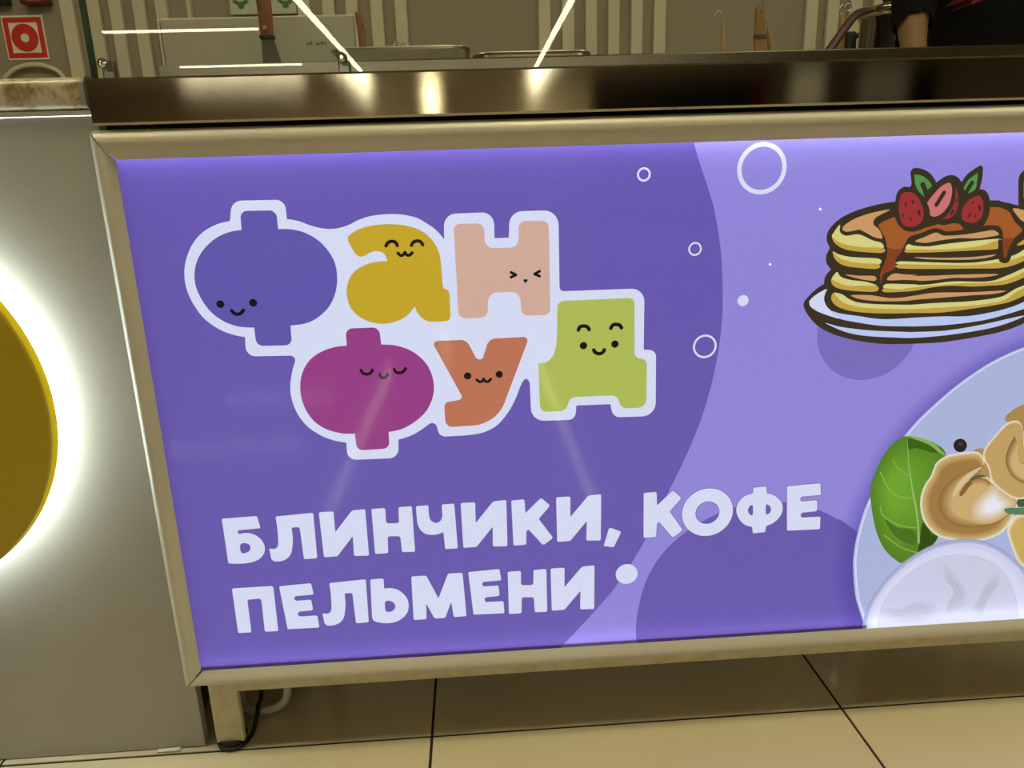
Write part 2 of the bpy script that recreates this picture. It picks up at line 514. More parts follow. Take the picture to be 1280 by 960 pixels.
# key, print colour, outline (x, z, corner) in mm on the sheet, cut-outs
ART = [
('backdrop_shape',(147,135,218),[(255.1,811.7,0),(264.5,781,-1),(277,747.7,-1),(286.7,719.2,-1),(295.1,680,-1),(299.7,641.9,-1),(301.6,588.2,-1),(296.5,533,-1),(284.5,476.4,-1),(268.7,429,-1),(254.1,393.7,-1),(237.2,356.6,-1),(211.8,298.6,-1),(177,238.1,-1),(146.6,198.9,-1),(103.5,149.8,-1),(73.1,115.2,0),(1653.2,97,0),(1361.8,844.9,0)],[]),
('printed_dish',(146,134,217),[(500.9,117.3,0),(485.2,159,-1),(476.6,185.9,-1),(469.5,232.4,-1),(468.6,257.7,-1),(470.6,283.8,-1),(477.1,319.5,-1),(485.4,346.9,-1),(497.8,378.7,-1),(514.1,417,-1),(536.9,451.2,-1),(560.1,476.7,-1),(589.2,503.8,-1),(618.6,526.1,-1),(648.8,544.1,-1),(684,558.4,-1),(739,574.1,-1),(818.8,579.7,-1),(903,567.2,-1),(982,532.9,-1),(1059.7,464.5,-1),(1108,375.6,-1),(1123.1,270.6,-1),(1108.4,175.5,-1),(1082.2,120.4,-1),(1084.8,109.7,0)],[]),
('printed_dish',(145,132,216),[(503.1,117.1,0),(487.3,160,-1),(478.8,186.7,-1),(471.7,232.9,-1),(470.8,258,-1),(472.7,283.9,-1),(479.2,319.4,-1),(487.4,346.6,-1),(499.7,378.2,-1),(515.9,416.2,-1),(538.5,450.3,-1),(561.5,475.6,-1),(590.5,502.5,-1),(619.6,524.7,-1),(649.7,542.6,-1),(684.7,556.8,-1),(739.3,572.4,-1),(818.6,578,-1),(902.3,565.5,-1),(980.8,531.5,-1),(1057.9,463.4,-1),(1105.9,375.1,-1),(1120.8,270.8,-1),(1106.2,176.4,-1),(1080.1,121.7,-1),(1083,109.8,0)],[]),
('printed_dish',(143,131,215),[(505.2,116.9,0),(489.4,161,-1),(480.9,187.5,-1),(473.9,233.4,-1),(472.9,258.3,-1),(474.9,284.1,-1),(481.3,319.3,-1),(489.4,346.3,-1),(501.7,377.7,-1),(517.7,415.5,-1),(540.1,449.4,-1),(563,474.5,-1),(591.7,501.2,-1),(620.7,523.3,-1),(650.6,541.1,-1),(685.4,555.2,-1),(739.6,570.7,-1),(818.4,576.2,-1),(901.6,563.9,-1),(979.5,530,-1),(1056.2,462.4,-1),(1103.7,374.6,-1),(1118.5,271,-1),(1103.9,177.3,-1),(1078,123,-1),(1081.2,109.9,0)],[]),
('printed_dish',(141,128,213),[(507.4,116.8,0),(491.5,162,-1),(483.1,188.3,-1),(476.1,233.8,-1),(475.1,258.6,-1),(477,284.2,-1),(483.3,319.2,-1),(491.4,346.1,-1),(503.6,377.2,-1),(519.4,414.8,-1),(541.8,448.4,-1),(564.5,473.4,-1),(593,500,-1),(621.8,521.9,-1),(651.5,539.6,-1),(686,553.6,-1),(740,569,-1),(818.3,574.5,-1),(900.9,562.2,-1),(978.3,528.5,-1),(1054.4,461.3,-1),(1101.6,374.1,-1),(1116.2,271.3,-1),(1101.7,178.2,-1),(1076,124.3,-1),(1079.4,110,0)],[]),
('printed_dish',(138,126,211),[(509.6,116.6,0),(493.6,163,-1),(485.2,189.1,-1),(478.2,234.3,-1),(477.3,258.9,-1),(479.2,284.3,-1),(485.4,319.1,-1),(493.4,345.8,-1),(505.5,376.7,-1),(521.2,414.1,-1),(543.4,447.5,-1),(566,472.3,-1),(594.3,498.7,-1),(622.9,520.5,-1),(652.4,538.1,-1),(686.7,552,-1),(740.3,567.3,-1),(818.1,572.8,-1),(900.2,560.5,-1),(977.1,527.1,-1),(1052.7,460.3,-1),(1099.5,373.6,-1),(1114,271.5,-1),(1099.5,179.1,-1),(1073.9,125.6,-1),(1077.6,110.2,0)],[]),
('printed_dish',(136,124,209),[(511.7,116.5,0),(510.9,125,-1),(495.8,164,-1),(487.4,189.9,-1),(480.4,234.8,-1),(479.4,259.2,-1),(481.3,284.4,-1),(487.5,319,-1),(495.4,345.5,-1),(507.4,376.2,-1),(523,413.3,-1),(545,446.5,-1),(567.4,471.2,-1),(595.6,497.4,-1),(624,519.1,-1),(653.3,536.6,-1),(687.4,550.4,-1),(740.6,565.6,-1),(817.9,571,-1),(899.5,558.9,-1),(975.9,525.6,-1),(1050.9,459.2,-1),(1097.4,373.2,-1),(1111.7,271.7,-1),(1097.3,180,-1),(1071.8,126.9,-1),(1075.8,110.3,0)],[]),
('printed_dish',(134,121,207),[(513.9,116.3,0),(513,126.3,-1),(497.9,165,-1),(489.6,190.7,-1),(482.6,235.3,-1),(481.6,259.5,-1),(483.5,284.6,-1),(489.6,318.9,-1),(497.5,345.2,-1),(509.3,375.7,-1),(524.8,412.6,-1),(546.7,445.6,-1),(568.9,470.1,-1),(596.9,496.2,-1),(625.1,517.7,-1),(654.2,535.1,-1),(688.1,548.8,-1),(741,563.9,-1),(817.8,569.3,-1),(898.8,557.2,-1),(974.7,524.1,-1),(1049.2,458.1,-1),(1095.3,372.7,-1),(1109.4,272,-1),(1095,180.9,-1),(1069.8,128.2,-1),(1074,110.4,0)],[]),
('printed_dish',(131,118,205),[(516.1,116.2,0),(515,127.6,-1),(500,166,-1),(491.7,191.5,-1),(484.8,235.8,-1),(483.8,259.9,-1),(485.6,284.7,-1),(491.7,318.8,-1),(499.5,344.9,-1),(511.3,375.2,-1),(526.6,411.9,-1),(548.3,444.6,-1),(570.4,469,-1),(598.2,494.9,-1),(626.2,516.3,-1),(655.1,533.6,-1),(688.8,547.2,-1),(741.3,562.2,-1),(817.6,567.6,-1),(898.1,555.5,-1),(973.5,522.7,-1),(1047.4,457.1,-1),(1093.1,372.2,-1),(1107.1,272.2,-1),(1092.8,181.8,-1),(1067.7,129.5,-1),(1072.2,110.5,0)],[]),
('printed_dish',(128,115,203),[(518.2,116,0),(517,128.8,-1),(502.1,167,-1),(493.9,192.3,-1),(487,236.2,-1),(486,260.2,-1),(487.7,284.8,-1),(493.8,318.7,-1),(501.5,344.6,-1),(513.2,374.7,-1),(528.4,411.1,-1),(550,443.7,-1),(571.9,467.9,-1),(599.5,493.6,-1),(627.3,514.9,-1),(656,532,-1),(689.4,545.6,-1),(741.6,560.5,-1),(817.4,565.8,-1),(897.4,553.9,-1),(972.3,521.2,-1),(1045.7,456,-1),(1091,371.7,-1),(1104.9,272.4,-1),(1090.6,182.7,-1),(1065.6,130.8,-1),(1070.5,110.7,0)],[]),
('printed_dish',(125,112,201),[(520.4,115.8,0),(519,130.1,-1),(504.2,168,-1),(496,193.1,-1),(489.1,236.7,-1),(488.1,260.5,-1),(489.9,285,-1),(495.8,318.5,-1),(503.5,344.3,-1),(515.1,374.3,-1),(530.2,410.4,-1),(551.6,442.7,-1),(573.4,466.8,-1),(600.8,492.3,-1),(628.4,513.5,-1),(656.9,530.5,-1),(690.1,544,-1),(742,558.8,-1),(817.3,564.1,-1),(896.7,552.2,-1),(971,519.7,-1),(1043.9,455,-1),(1088.9,371.2,-1),(1102.6,272.6,-1),(1088.4,183.6,-1),(1063.6,132.1,-1),(1068.7,110.8,0)],[]),
('printed_dish',(122,109,198),[(522.6,115.7,0),(521.1,131.4,-1),(506.3,169,-1),(498.2,193.9,-1),(491.3,237.2,-1),(490.3,260.8,-1),(492,285.1,-1),(497.9,318.4,-1),(505.5,344.1,-1),(517,373.8,-1),(532,409.6,-1),(553.2,441.8,-1),(574.8,465.7,-1),(602,491.1,-1),(629.5,512.1,-1),(657.8,529,-1),(690.8,542.4,-1),(742.3,557.1,-1),(817.1,562.3,-1),(896,550.5,-1),(969.8,518.2,-1),(1042.2,453.9,-1),(1086.8,370.7,-1),(1100.3,272.9,-1),(1086.1,184.5,-1),(1061.5,133.4,-1),(1066.9,110.9,0)],[]),
('printed_dish',(119,106,196),[(524.7,115.5,0),(523.1,132.7,-1),(508.4,170,-1),(500.3,194.7,-1),(493.5,237.7,-1),(492.5,261.1,-1),(494.2,285.2,-1),(500,318.3,-1),(507.5,343.8,-1),(518.9,373.3,-1),(533.8,408.9,-1),(554.9,440.8,-1),(576.3,464.5,-1),(603.3,489.8,-1),(630.6,510.7,-1),(658.7,527.5,-1),(691.5,540.8,-1),(742.6,555.4,-1),(816.9,560.6,-1),(895.3,548.8,-1),(968.6,516.8,-1),(1040.4,452.9,-1),(1084.7,370.3,-1),(1098,273.1,-1),(1083.9,185.4,-1),(1059.5,134.7,-1),(1065.1,111,0)],[]),
('printed_dish',(116,103,193),[(526.9,115.4,0),(525.1,134,-1),(510.5,171,-1),(502.5,195.5,-1),(495.7,238.2,-1),(494.7,261.4,-1),(496.3,285.4,-1),(502.1,318.2,-1),(509.6,343.5,-1),(520.9,372.8,-1),(535.6,408.2,-1),(556.5,439.9,-1),(577.8,463.4,-1),(604.6,488.5,-1),(631.7,509.2,-1),(659.6,526,-1),(692.2,539.2,-1),(743,553.7,-1),(816.8,558.9,-1),(894.6,547.1,-1),(967.4,515.3,-1),(1038.7,451.8,-1),(1082.5,369.8,-1),(1095.7,273.3,-1),(1081.7,186.3,-1),(1057.4,136,-1),(1063.3,111.2,0)],[]),
('printed_dish',(113,99,191),[(529.1,115.2,0),(527.1,135.3,-1),(512.6,171.9,-1),(504.6,196.3,-1),(497.9,238.6,-1),(496.8,261.7,-1),(498.5,285.5,-1),(504.2,318.1,-1),(511.6,343.2,-1),(522.8,372.3,-1),(537.4,407.4,-1),(558.2,438.9,-1),(579.3,462.3,-1),(605.9,487.2,-1),(632.8,507.8,-1),(660.6,524.4,-1),(692.9,537.6,-1),(743.3,552,-1),(816.6,557.1,-1),(893.9,545.5,-1),(966.2,513.8,-1),(1036.9,450.8,-1),(1080.4,369.3,-1),(1093.5,273.5,-1),(1079.5,187.2,-1),(1055.4,137.3,-1),(1061.5,111.3,0)],[]),
('backdrop_shape#2',(106,90,176),[(203.7,108.1,0),(201.5,146.5,-1),(200.7,167.9,-1),(204.6,202.3,-1),(216,243.2,-1),(237.5,279.4,-1),(267,306.8,-1),(296.7,324.7,-1),(327.3,336.6,-1),(361.3,342.1,-1),(395.8,340.6,-1),(419.9,335.8,-1),(442.2,327.6,-1),(468.5,313.3,-1),(499,291.5,-1),(534.3,259.6,0),(611.9,77.7,0)],[]),
('backdrop_shape#2',(104,88,175),[(512.7,85.1,0),(482.6,177.1,-1),(471.5,239.4,-1),(471.8,313.1,0),(503.7,288.9,0),(556.8,258.1,0),(576.3,80.4,0)],[]),
('backdrop_shape#2',(101,85,173),[(515.1,84.9,0),(486.2,176.8,-1),(475.4,239.2,-1),(475.8,309.3,0),(503.7,288.9,0),(556.8,258.1,0),(576.3,80.4,0)],[]),
('backdrop_shape#2',(99,83,172),[(517.4,84.8,0),(489.9,176.6,-1),(479.2,238.9,-1),(479.9,305.6,0),(503.7,288.9,0),(556.8,258.1,0),(576.3,80.4,0)],[]),
('backdrop_shape#2',(97,81,170),[(519.8,84.6,0),(493.5,176.3,-1),(483,238.7,-1),(483.9,301.8,0),(503.7,288.9,0),(556.8,258.1,0),(576.3,80.4,0)],[]),
('backdrop_shape#2',(94,78,169),[(522.1,84.4,0),(497.2,176.1,-1),(486.8,238.4,-1),(488,298.1,0),(503.7,288.9,0),(556.8,258.1,0),(576.3,80.4,0)],[]),
('backdrop_shape#2',(92,76,167),[(524.5,84.2,0),(500.9,175.8,-1),(490.6,238.2,-1),(492.1,294.3,0),(503.7,288.9,0),(556.8,258.1,0),(576.3,80.4,0)],[]),
('backdrop_shape#3',(124,110,190),('O',487,568.3,64.76),[]),
('printed_ring#1',(216,221,246),('O',341,764.9,29.31),[('O',341,764.9,24.15)]),
('printed_ring#2',(216,221,246),('O',202.2,762.5,8.11),[('O',202.2,762.5,5.74)]),
('printed_ring#3',(216,221,246),('O',265.1,675.3,8.2),[('O',265.1,675.3,6.1)]),
('printed_ring#4',(216,221,246),('O',281.5,556.1,14.91),[('O',281.5,556.1,12.29)]),
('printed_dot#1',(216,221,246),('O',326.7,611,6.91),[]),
('light_speck#1',(255,255,255),('O',414.2,716.5,1.61),[]),  # small bright spots of light put into the print as white
('light_speck#2',(255,255,255),('O',357.6,653.7,1.55),[]),
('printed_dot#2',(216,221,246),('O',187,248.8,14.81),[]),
('logo_outline',(216,221,246),[(-272.8,726.3,0),(-268.1,748.4,15.4),(-208.7,747.7,16.3),(-209,726.3,0),(-196.2,723.6,-1),(-182.6,718,-1),(-168.2,714.2,-1),(-154.6,713.7,-1),(-140.7,717,-1),(-128.8,722.2,-1),(-114.8,726.2,-1),(-96.4,727.8,-1),(-78.2,726.8,-1),(-61.4,722.4,-1),(-50.3,715.7,-1),(-40.4,708.1,-1),(-31.5,697.3,0),(-30.6,725.8,16.8),(27.6,726.1,16.9),(26.9,696.4,0),(43.7,696.5,0),(45.6,726,16.9),(102.4,725.9,17),(102.4,631.2,5.3),(205,630.9,16),(205.3,555.5,0),(220.6,553.6,15),(221.9,469,16.8),(167.9,469.9,15.9),(164,487.4,0),(121.3,487.8,0),(119.7,469.2,15.9),(64.5,470,16.9),(63.9,519,0),(62.2,523.3,-1),(58.9,525,-1),(55.5,522.5,-1),(51.5,514.8,0),(44.8,498.7,-1),(34.3,481,-1),(20,466,-1),(2.2,458,-1),(-17.9,455.6,0),(-50.9,455.4,11.3),(-54,470.8,0),(-57.3,473.6,-1),(-62.3,473.1,-1),(-74.7,464.8,-1),(-87.5,458.4,-1),(-102.2,454.4,0),(-103.7,430.1,16.5),(-167.1,430.8,16.9),(-166.5,453.8,0),(-181.4,457.5,-1),(-197.7,465.4,-1),(-213.4,479.2,-1),(-223.5,497.8,-1),(-227.4,517,-1),(-226.5,532.1,-1),(-222,549.4,-1),(-218,559.6,-1),(-218.2,564.5,-1),(-221.9,567.1,0),(-274.8,568.5,21.5),(-273,592,0),(-285.4,595,-1),(-301.9,602.7,-1),(-317.3,616.2,-1),(-327.4,634.3,-1),(-332.3,652,-1),(-332.2,668.6,-1),(-328,684.4,-1),(-318.8,701.1,-1),(-305.8,714.1,-1),(-288.9,722.8,-1)],[]),
('logo_letter#1',(98,88,172),[(-261.2,715.8,0),(-274.9,714.1,-1),(-291,707.9,-1),(-306.1,696.1,-1),(-315.8,682.8,-1),(-320.9,668.2,-1),(-321.2,653.2,-1),(-316.6,637.8,-1),(-308.3,623.4,-1),(-295.9,612.2,-1),(-281.7,605.6,-1),(-270.4,603.5,-1),(-260.9,602.8,0),(-261.1,580.6,8.1),(-219.3,579.7,8.1),(-218.6,603.4,0),(-202.5,604.9,-1),(-187.9,610.3,-1),(-172.6,622.5,-1),(-162.9,638.7,-1),(-158.7,656.1,-1),(-159.4,673.5,-1),(-165.1,687.5,-1),(-175.3,700.4,-1),(-189.1,709.7,-1),(-204.5,714.5,-1),(-220,715.5,0),(-219.8,736.4,8),(-260.2,736.9,8)],[]),
('logo_letter#1',(24,22,20),('O',-296.3,632.1,4.63),[]),
('logo_letter#1',(24,22,20),('O',-258.5,632.2,4.64),[]),
('logo_letter#1',(24,22,20),('L',[(-284.2,624),(-281.6,620.6),(-277.9,619.5),(-273.8,620.8),(-270.8,624)],2.08),[]),
('logo_letter#2',(198,166,44),[(-142.4,701.1,-1),(-140.2,705.6,-1),(-132.1,710.6,-1),(-119.6,714.6,-1),(-104.2,716.5,-1),(-88.9,716.3,-1),(-73.8,714.1,-1),(-60.3,709.3,-1),(-50,701.9,-1),(-42.2,691.4,-1),(-38.1,680.6,-1),(-36.9,668.9,-1),(-36.6,653.3,-1),(-36,642.3,-1),(-34.2,639.9,-1),(-31.2,638.2,-1),(-29,634.1,-1),(-28.9,621.4,-1),(-29.1,608.6,-1),(-30.7,603,-1),(-34.8,601.1,-1),(-48.3,600.8,-1),(-57.8,602.5,-1),(-63.9,606.8,-1),(-68.2,612.6,-1),(-70.9,620.2,0),(-77.7,612.2,-1),(-87.7,605.4,-1),(-99,601.9,-1),(-111.7,601.1,-1),(-125.7,604.3,-1),(-137.7,611.2,-1),(-145.5,620.6,-1),(-148.8,631,-1),(-149,642.1,-1),(-145.6,653.7,-1),(-139.4,662.7,-1),(-129.6,669.3,-1),(-118.4,673.2,-1),(-107.5,674.7,-1),(-99,674.8,0),(-100.8,681.3,-1),(-105.1,685.3,-1),(-111.2,686.6,-1),(-117.4,685.3,-1),(-124.6,681.8,-1),(-129.3,680.7,-1),(-133.8,683,-1),(-137.2,688,-1),(-140.4,695,-1)],[]),
('logo_letter#2',(24,22,20),('L',[(-99.2,692.1),(-96.6,695.7),(-92.2,697.1),(-88,695.7),(-86.1,692)],1.95),[]),
('logo_letter#2',(24,22,20),('L',[(-69.8,691.7),(-67.4,695.1),(-63,696.5),(-58.8,695.2),(-56.7,691.7)],1.96),[]),
('logo_letter#2',(24,22,20),('L',[(-86.1,683.4),(-83.2,680.5),(-79.8,681.3),(-77.9,684)],1.77),[]),
('logo_letter#2',(24,22,20),('L',[(-77.9,684),(-76.2,681.2),(-73.1,680.3),(-69.4,683.2)],1.77),[]),
('logo_letter#3',(212,172,156),[(-19.9,714.2,7.3),(15.5,713.9,8.7),(15.4,685.1,9.8),(54.6,684.8,9.8),(56,715,8.3),(91,714,8.3),(90.8,603.2,7.8),(55.8,603.7,8.7),(55,632.6,11),(17.3,632.9,10.9),(15.1,603.2,8.7),(-19.6,603.4,8.6)],[]),
('logo_letter#3',(24,22,20),('L',[(45,656),(50.8,652.9)],1.66),[]),
('logo_letter#3',(24,22,20),('L',[(44.8,650.3),(50.8,652.9)],1.66),[]),
('logo_letter#3',(24,22,20),('L',[(79,656.1),(72.9,653)],1.67),[]),
('logo_letter#3',(24,22,20),('L',[(78.8,650.2),(72.9,653)],1.67),[]),
('logo_letter#3',(24,22,20),[(58.5,647.2,0.9),(65.4,647.2,0.9),(61.9,641.9,1)],[]),
('logo_letter#4',(152,62,134),[(-154.6,597.1,8.6),(-114.6,597,8.6),(-113.9,576,0),(-98.7,574.4,-1),(-82.3,568.7,-1),(-68.6,558.5,-1),(-58.6,544.3,-1),(-54.1,526.5,-1),(-55.9,508.7,-1),(-64.4,491.1,-1),(-78.8,477.6,-1),(-96.7,468.1,-1),(-113.5,465,0),(-113.9,443.4,8.2),(-154.6,442.7,8.2),(-154.9,465,0),(-170.7,466.1,-1),(-189.7,472.8,-1),(-204.3,485.2,-1),(-213.2,503.6,-1),(-215.6,524,-1),(-211.4,543.9,-1),(-201.4,559.5,-1),(-187.3,569.5,-1),(-170.1,575.1,-1),(-154.8,576.4,0)],[]),
('logo_letter#4',(24,22,20),('L',[(-140.6,545.3),(-138.5,541.5),(-134.1,540),(-129.4,541.3),(-126.9,545)],1.87),[]),
('logo_letter#4',(24,22,20),('L',[(-100.9,545),(-98.8,541.1),(-94.3,539.9),(-89.5,541.5),(-87.1,544.9)],1.88),[]),
('logo_letter#4',(24,22,20),('L',[(-118.7,539.1),(-117.3,535.5),(-114.3,534.3),(-111,535.7),(-109.1,539.1)],1.73),[]),
('logo_letter#5',(190,116,88),[(-53.4,577.3,4.4),(-11.5,577.4,12.2),(-0.1,552.4,4.9),(6.7,552.1,4.9),(15.8,577.2,11.2),(64.8,577.8,4.9),(35.1,504.3,0),(28.4,489.1,-1),(16.7,476.7,-1),(0.2,469.1,-1),(-17.3,467.9,0),(-42.8,467.4,8.7),(-42.7,499.6,6),(-18.6,502.8,4.5)],[]),
('logo_letter#5',(24,22,20),('O',-12.3,532.1,4.59),[]),
('logo_letter#5',(24,22,20),('O',26.5,532.3,4.48),[]),
('logo_letter#5',(24,22,20),('L',[(-1.2,526.7),(1.8,524.1),(5.3,524.7),(7.1,527.6)],1.75),[]),
('logo_letter#5',(24,22,20),('L',[(7.1,527.6),(9,524.5),(12.4,523.8),(15.9,526.7)],1.75),[]),
('logo_letter#6',(176,188,88),[(99.7,619.6,7.9),(193.1,620,8),(194,545,8.7),(209.4,543.5,8.3),(209.7,480.8,10.5),(177.7,481,10.4),(173,498.7,10.7),(112.4,498.9,12.2),(109.2,481.3,10.8),(75.7,481.4,8.8),(74.9,544.2,0),(81.9,544.4,-1),(88.4,547.3,-1),(94.1,554.6,-1),(97.4,566.6,-1),(98.4,581.4,0)],[]),
('logo_letter#6',(24,22,20),('L',[(124.6,583.3),(126.6,587.1),(131.2,588),(135.6,586.7),(137.8,583.3)],2.24),[]),
('logo_letter#6',(24,22,20),('L',[(164.4,583.8),(166.4,587.4),(170.7,588.3),(175.1,587.2),(177.5,583.8)],2.25),[]),
('logo_letter#6',(24,22,20),('L',[(143.4,557.7),(145.4,554.4),(149.9,552.8),(154.3,554),(156.4,557.3)],2.27),[]),
('logo_letter#6',(24,22,20),('O',130.7,563.7,4.64),[]),
('logo_letter#6',(24,22,20),('O',169.5,564,4.66),[]),
('caption_letter#1',(216,221,246),[(-331.3,360.5,2.1),(-287.2,361.6,2.4),(-284.9,344.6,1.3),(-310.7,343.5,0),(-313.1,342.8,-1),(-313.9,340.9,-1),(-312.7,338,0),(-303.8,339,-1),(-296.4,337.4,-1),(-289.4,332.8,-1),(-284.3,325.2,-1),(-282.8,316.6,-1),(-285.3,308.2,-1),(-291.7,301.5,-1),(-300,298,-1),(-310.4,296.4,-1),(-319.3,296.5,0),(-331.3,297.6,2.1)],[[(-310.3,325,-1),(-305.5,324.9,-1),(-301.5,322.3,-1),(-300.8,317.7,-1),(-303.2,313.3,-1),(-307.9,311.1,-1),(-312.1,310.9,-1),(-313.7,314.3,-1),(-313.8,319.7,-1),(-313,323.1,-1)]]),
('caption_letter#2',(216,221,246),[(-264.4,359.5,2.1),(-216.7,362,2.4),(-218.1,298,2.2),(-235.1,297.5,2.2),(-235.8,343.4,3.4),(-246.2,343.1,2.4),(-245.9,331.3,-1),(-247.2,320.1,-1),(-249.8,308.8,-1),(-254.4,301.7,-1),(-260.6,297.8,-1),(-267.8,296.4,-1),(-274,297.5,-1),(-276.4,301.3,-1),(-276.8,306.3,-1),(-277.6,315.6,1.1),(-274.5,315,-1),(-270.8,314.7,-1),(-267.4,316.3,-1),(-265.3,321.2,-1),(-264.3,332.4,-1),(-263.9,346.4,-1)],[]),
('caption_letter#3',(216,221,246),[(-209.7,362.2,2.1),(-191.1,362.3,2.4),(-191.6,333.2,0.5),(-167.8,362.2,5.9),(-151,363.2,2.1),(-151.6,297.4,2.2),(-170.8,298.3,2.2),(-169.9,326.5,0.5),(-192.1,299.1,3),(-209.3,298.7,2.2)],[]),
('caption_letter#4',(216,221,246),[(-143.1,362.8,2.1),(-125.6,363.2,2.4),(-126,341.7,3.2),(-109.5,341,3.2),(-108.8,363.3,2.4),(-91.7,363.7,2.1),(-91.8,299.3,2.2),(-108.7,299.8,2.2),(-109.3,322.6,3.2),(-125.6,323.6,3.2),(-126.6,299.5,2.2),(-143.5,299.4,2.2)],[]),
('caption_letter#5',(216,221,246),[(-86.5,363.4,2.1),(-70.7,363.9,2.1),(-70.6,350.2,-1),(-69.1,343.1,-1),(-65.5,339.5,-1),(-61,338.6,-1),(-56.4,341.2,-1),(-53.6,347.1,0),(-53.4,364,2.1),(-37.5,364,2.1),(-36.2,300.8,2.2),(-52.6,300.6,2.2),(-53.5,325.5,1.9),(-58.1,323.3,-1),(-63.3,322.1,-1),(-68.5,322.1,-1),(-76.1,323.7,-1),(-82.2,329,-1),(-85.6,337,-1),(-86.4,346.9,-1)],[]),
('caption_letter#6',(216,221,246),[(-29.3,364.4,2.1),(-10.7,364.5,2.4),(-11.2,335.4,0.5),(12.6,364.4,5.9),(29.4,365.4,2.1),(28.8,299.6,2.2),(9.6,300.5,2.2),(10.5,328.7,0.5),(-11.7,301.3,3),(-28.9,300.9,2.2)],[]),
('caption_letter#7',(216,221,246),[(35.8,364.2,2.1),(52.8,364.9,2.4),(53.6,345.4,0.5),(74.3,365.8,3),(86,354.3,3),(70.6,336.1,2.2),(89.1,308.1,3),(75.8,298,3),(56.6,322.7,3.3),(54.2,319.3,1.4),(53.4,300.5,2.2),(36.7,300.1,2.2)],[]),
('caption_letter#8',(216,221,246),[(93.9,365.3,2.1),(112.5,365.4,2.4),(112,336.3,0.5),(135.8,365.3,5.9),(152.6,366.3,2.1),(152,300.5,2.2),(132.8,301.4,2.2),(133.7,329.6,0.5),(111.5,302.2,3),(94.3,301.8,2.2)],[]),
('caption_letter#9',(216,221,246),[(208.2,364.7,2.1),(225.2,365.4,2.4),(226,345.9,0.5),(246.7,366.3,3),(258.4,354.8,3),(243,336.6,2.2),(261.5,308.6,3),(248.2,298.5,3),(229,323.2,3.3),(226.6,319.8,1.4),(225.8,301,2.2),(209.1,300.6,2.2)],[]),
('caption_letter#10',(216,221,246),[(353.3,364,1.9),(370.6,364.8,1.9),(371.9,355,1.2),(379.6,352.7,-1),(387.2,347.3,-1),(392.5,340.5,-1),(394.6,332.9,-1),(393.5,324.4,-1),(388.9,316.8,-1),(382.2,311.2,-1),(375.8,308.7,-1),(373.4,306.3,0),(373.2,299.1,2),(356.3,298.2,2),(354.8,307.7,0),(346.7,310.4,-1),(339.9,315.9,-1),(334.8,323.8,-1),(332.2,332.8,-1),(333.3,341.5,-1),(338.2,349.3,-1),(345,353.9,-1),(350.7,355.4,-1),(353.3,356.7,0)],[[(352.2,339.4,-1),(354.2,337.7,-1),(354.8,326.4,-1),(353,324.7,-1),(350,326.7,-1),(347.8,331.8,-1),(349.1,336.8,-1)],[(371.6,337.3,-1),(373.4,339.1,-1),(376.4,337.1,-1),(379,331.9,-1),(377.7,326.9,-1),(374.3,324.5,-1),(372.2,326.6,-1)]]),
('caption_letter#11',(216,221,246),[(398.3,363.4,1.9),(443.1,365.2,2.4),(445.1,348.4,2),(417.2,347.6,3.3),(417.7,340.6,3.3),(440.6,341.2,2.4),(441.8,325.4,2.7),(419.5,324.3,3.3),(420,317.2,3.3),(446.8,317.1,2.2),(447.7,298.8,2.2),(402.7,299.3,2)],[]),
('caption_letter#12',(216,221,246),[(-331.6,261.5,2.2),(-278.6,261.8,3),(-279.7,194.6,2.2),(-297.3,194.9,2.2),(-296.1,244.7,3.3),(-314.1,243.8,2.5),(-314.9,195.2,2.2),(-332.1,195.3,2.2)],[]),
('caption_letter#13',(216,221,246),[(-271.2,260.7,1.9),(-229.8,262.5,2.4),(-227.9,245.7,2),(-253.8,244.9,3.3),(-253.3,237.9,3.3),(-232.1,238.5,2.4),(-231,222.7,2.7),(-251.6,221.6,3.3),(-251.2,214.5,3.3),(-226.4,214.4,2.2),(-225.5,196.1,2.2),(-267.2,196.6,2)],[]),
('caption_letter#14',(216,221,246),[(-206.3,261.1,2.1),(-158.6,263.6,2.4),(-160,199.6,2.2),(-177,199.1,2.2),(-177.7,245,3.4),(-188.1,244.7,2.4),(-187.8,232.9,-1),(-189.1,221.7,-1),(-191.7,210.4,-1),(-196.3,203.3,-1),(-202.5,199.4,-1),(-209.7,198,-1),(-215.9,199.1,-1),(-218.3,202.9,-1),(-218.7,207.9,-1),(-219.5,217.2,1.1),(-216.4,216.6,-1),(-212.7,216.3,-1),(-209.3,217.9,-1),(-207.2,222.8,-1),(-206.2,234,-1),(-205.8,248,-1)],[]),
('caption_letter#15',(216,221,246),[(-152.9,262.9,2.2),(-135.5,263.3,2.2),(-135.8,248.3,1.1),(-128.1,248.7,-1),(-119.2,245.9,-1),(-111.7,239.5,-1),(-106.5,230.2,-1),(-105.6,220.4,-1),(-108.5,210,-1),(-115.7,202.2,-1),(-125.4,197.5,-1),(-137.4,196.5,-1),(-147.8,198.8,-1),(-153.3,201.6,-1),(-155,206.4,0)],[[(-136.6,227,-1),(-134.2,229.8,-1),(-129.6,229.8,-1),(-124.8,226.2,-1),(-123.1,220.8,-1),(-125.6,215.7,-1),(-131.5,213.1,-1),(-136.2,214.9,-1),(-136.8,221,-1)]]),
('caption_letter#16',(216,221,246),[(-99.2,263.8,2.2),(-79.6,263.7,4.2),(-65.6,229,0.6),(-50.9,265,4.2),(-31.8,264.8,2.2),(-29.7,199.9,2.3),(-46.8,199.5,2.3),(-49,222.8,0.6),(-58.2,199.1,3.7),(-72.6,199,4.8),(-82.3,223.3,0.6),(-83.2,199,2.3),(-100.4,198.7,2.3)],[]),
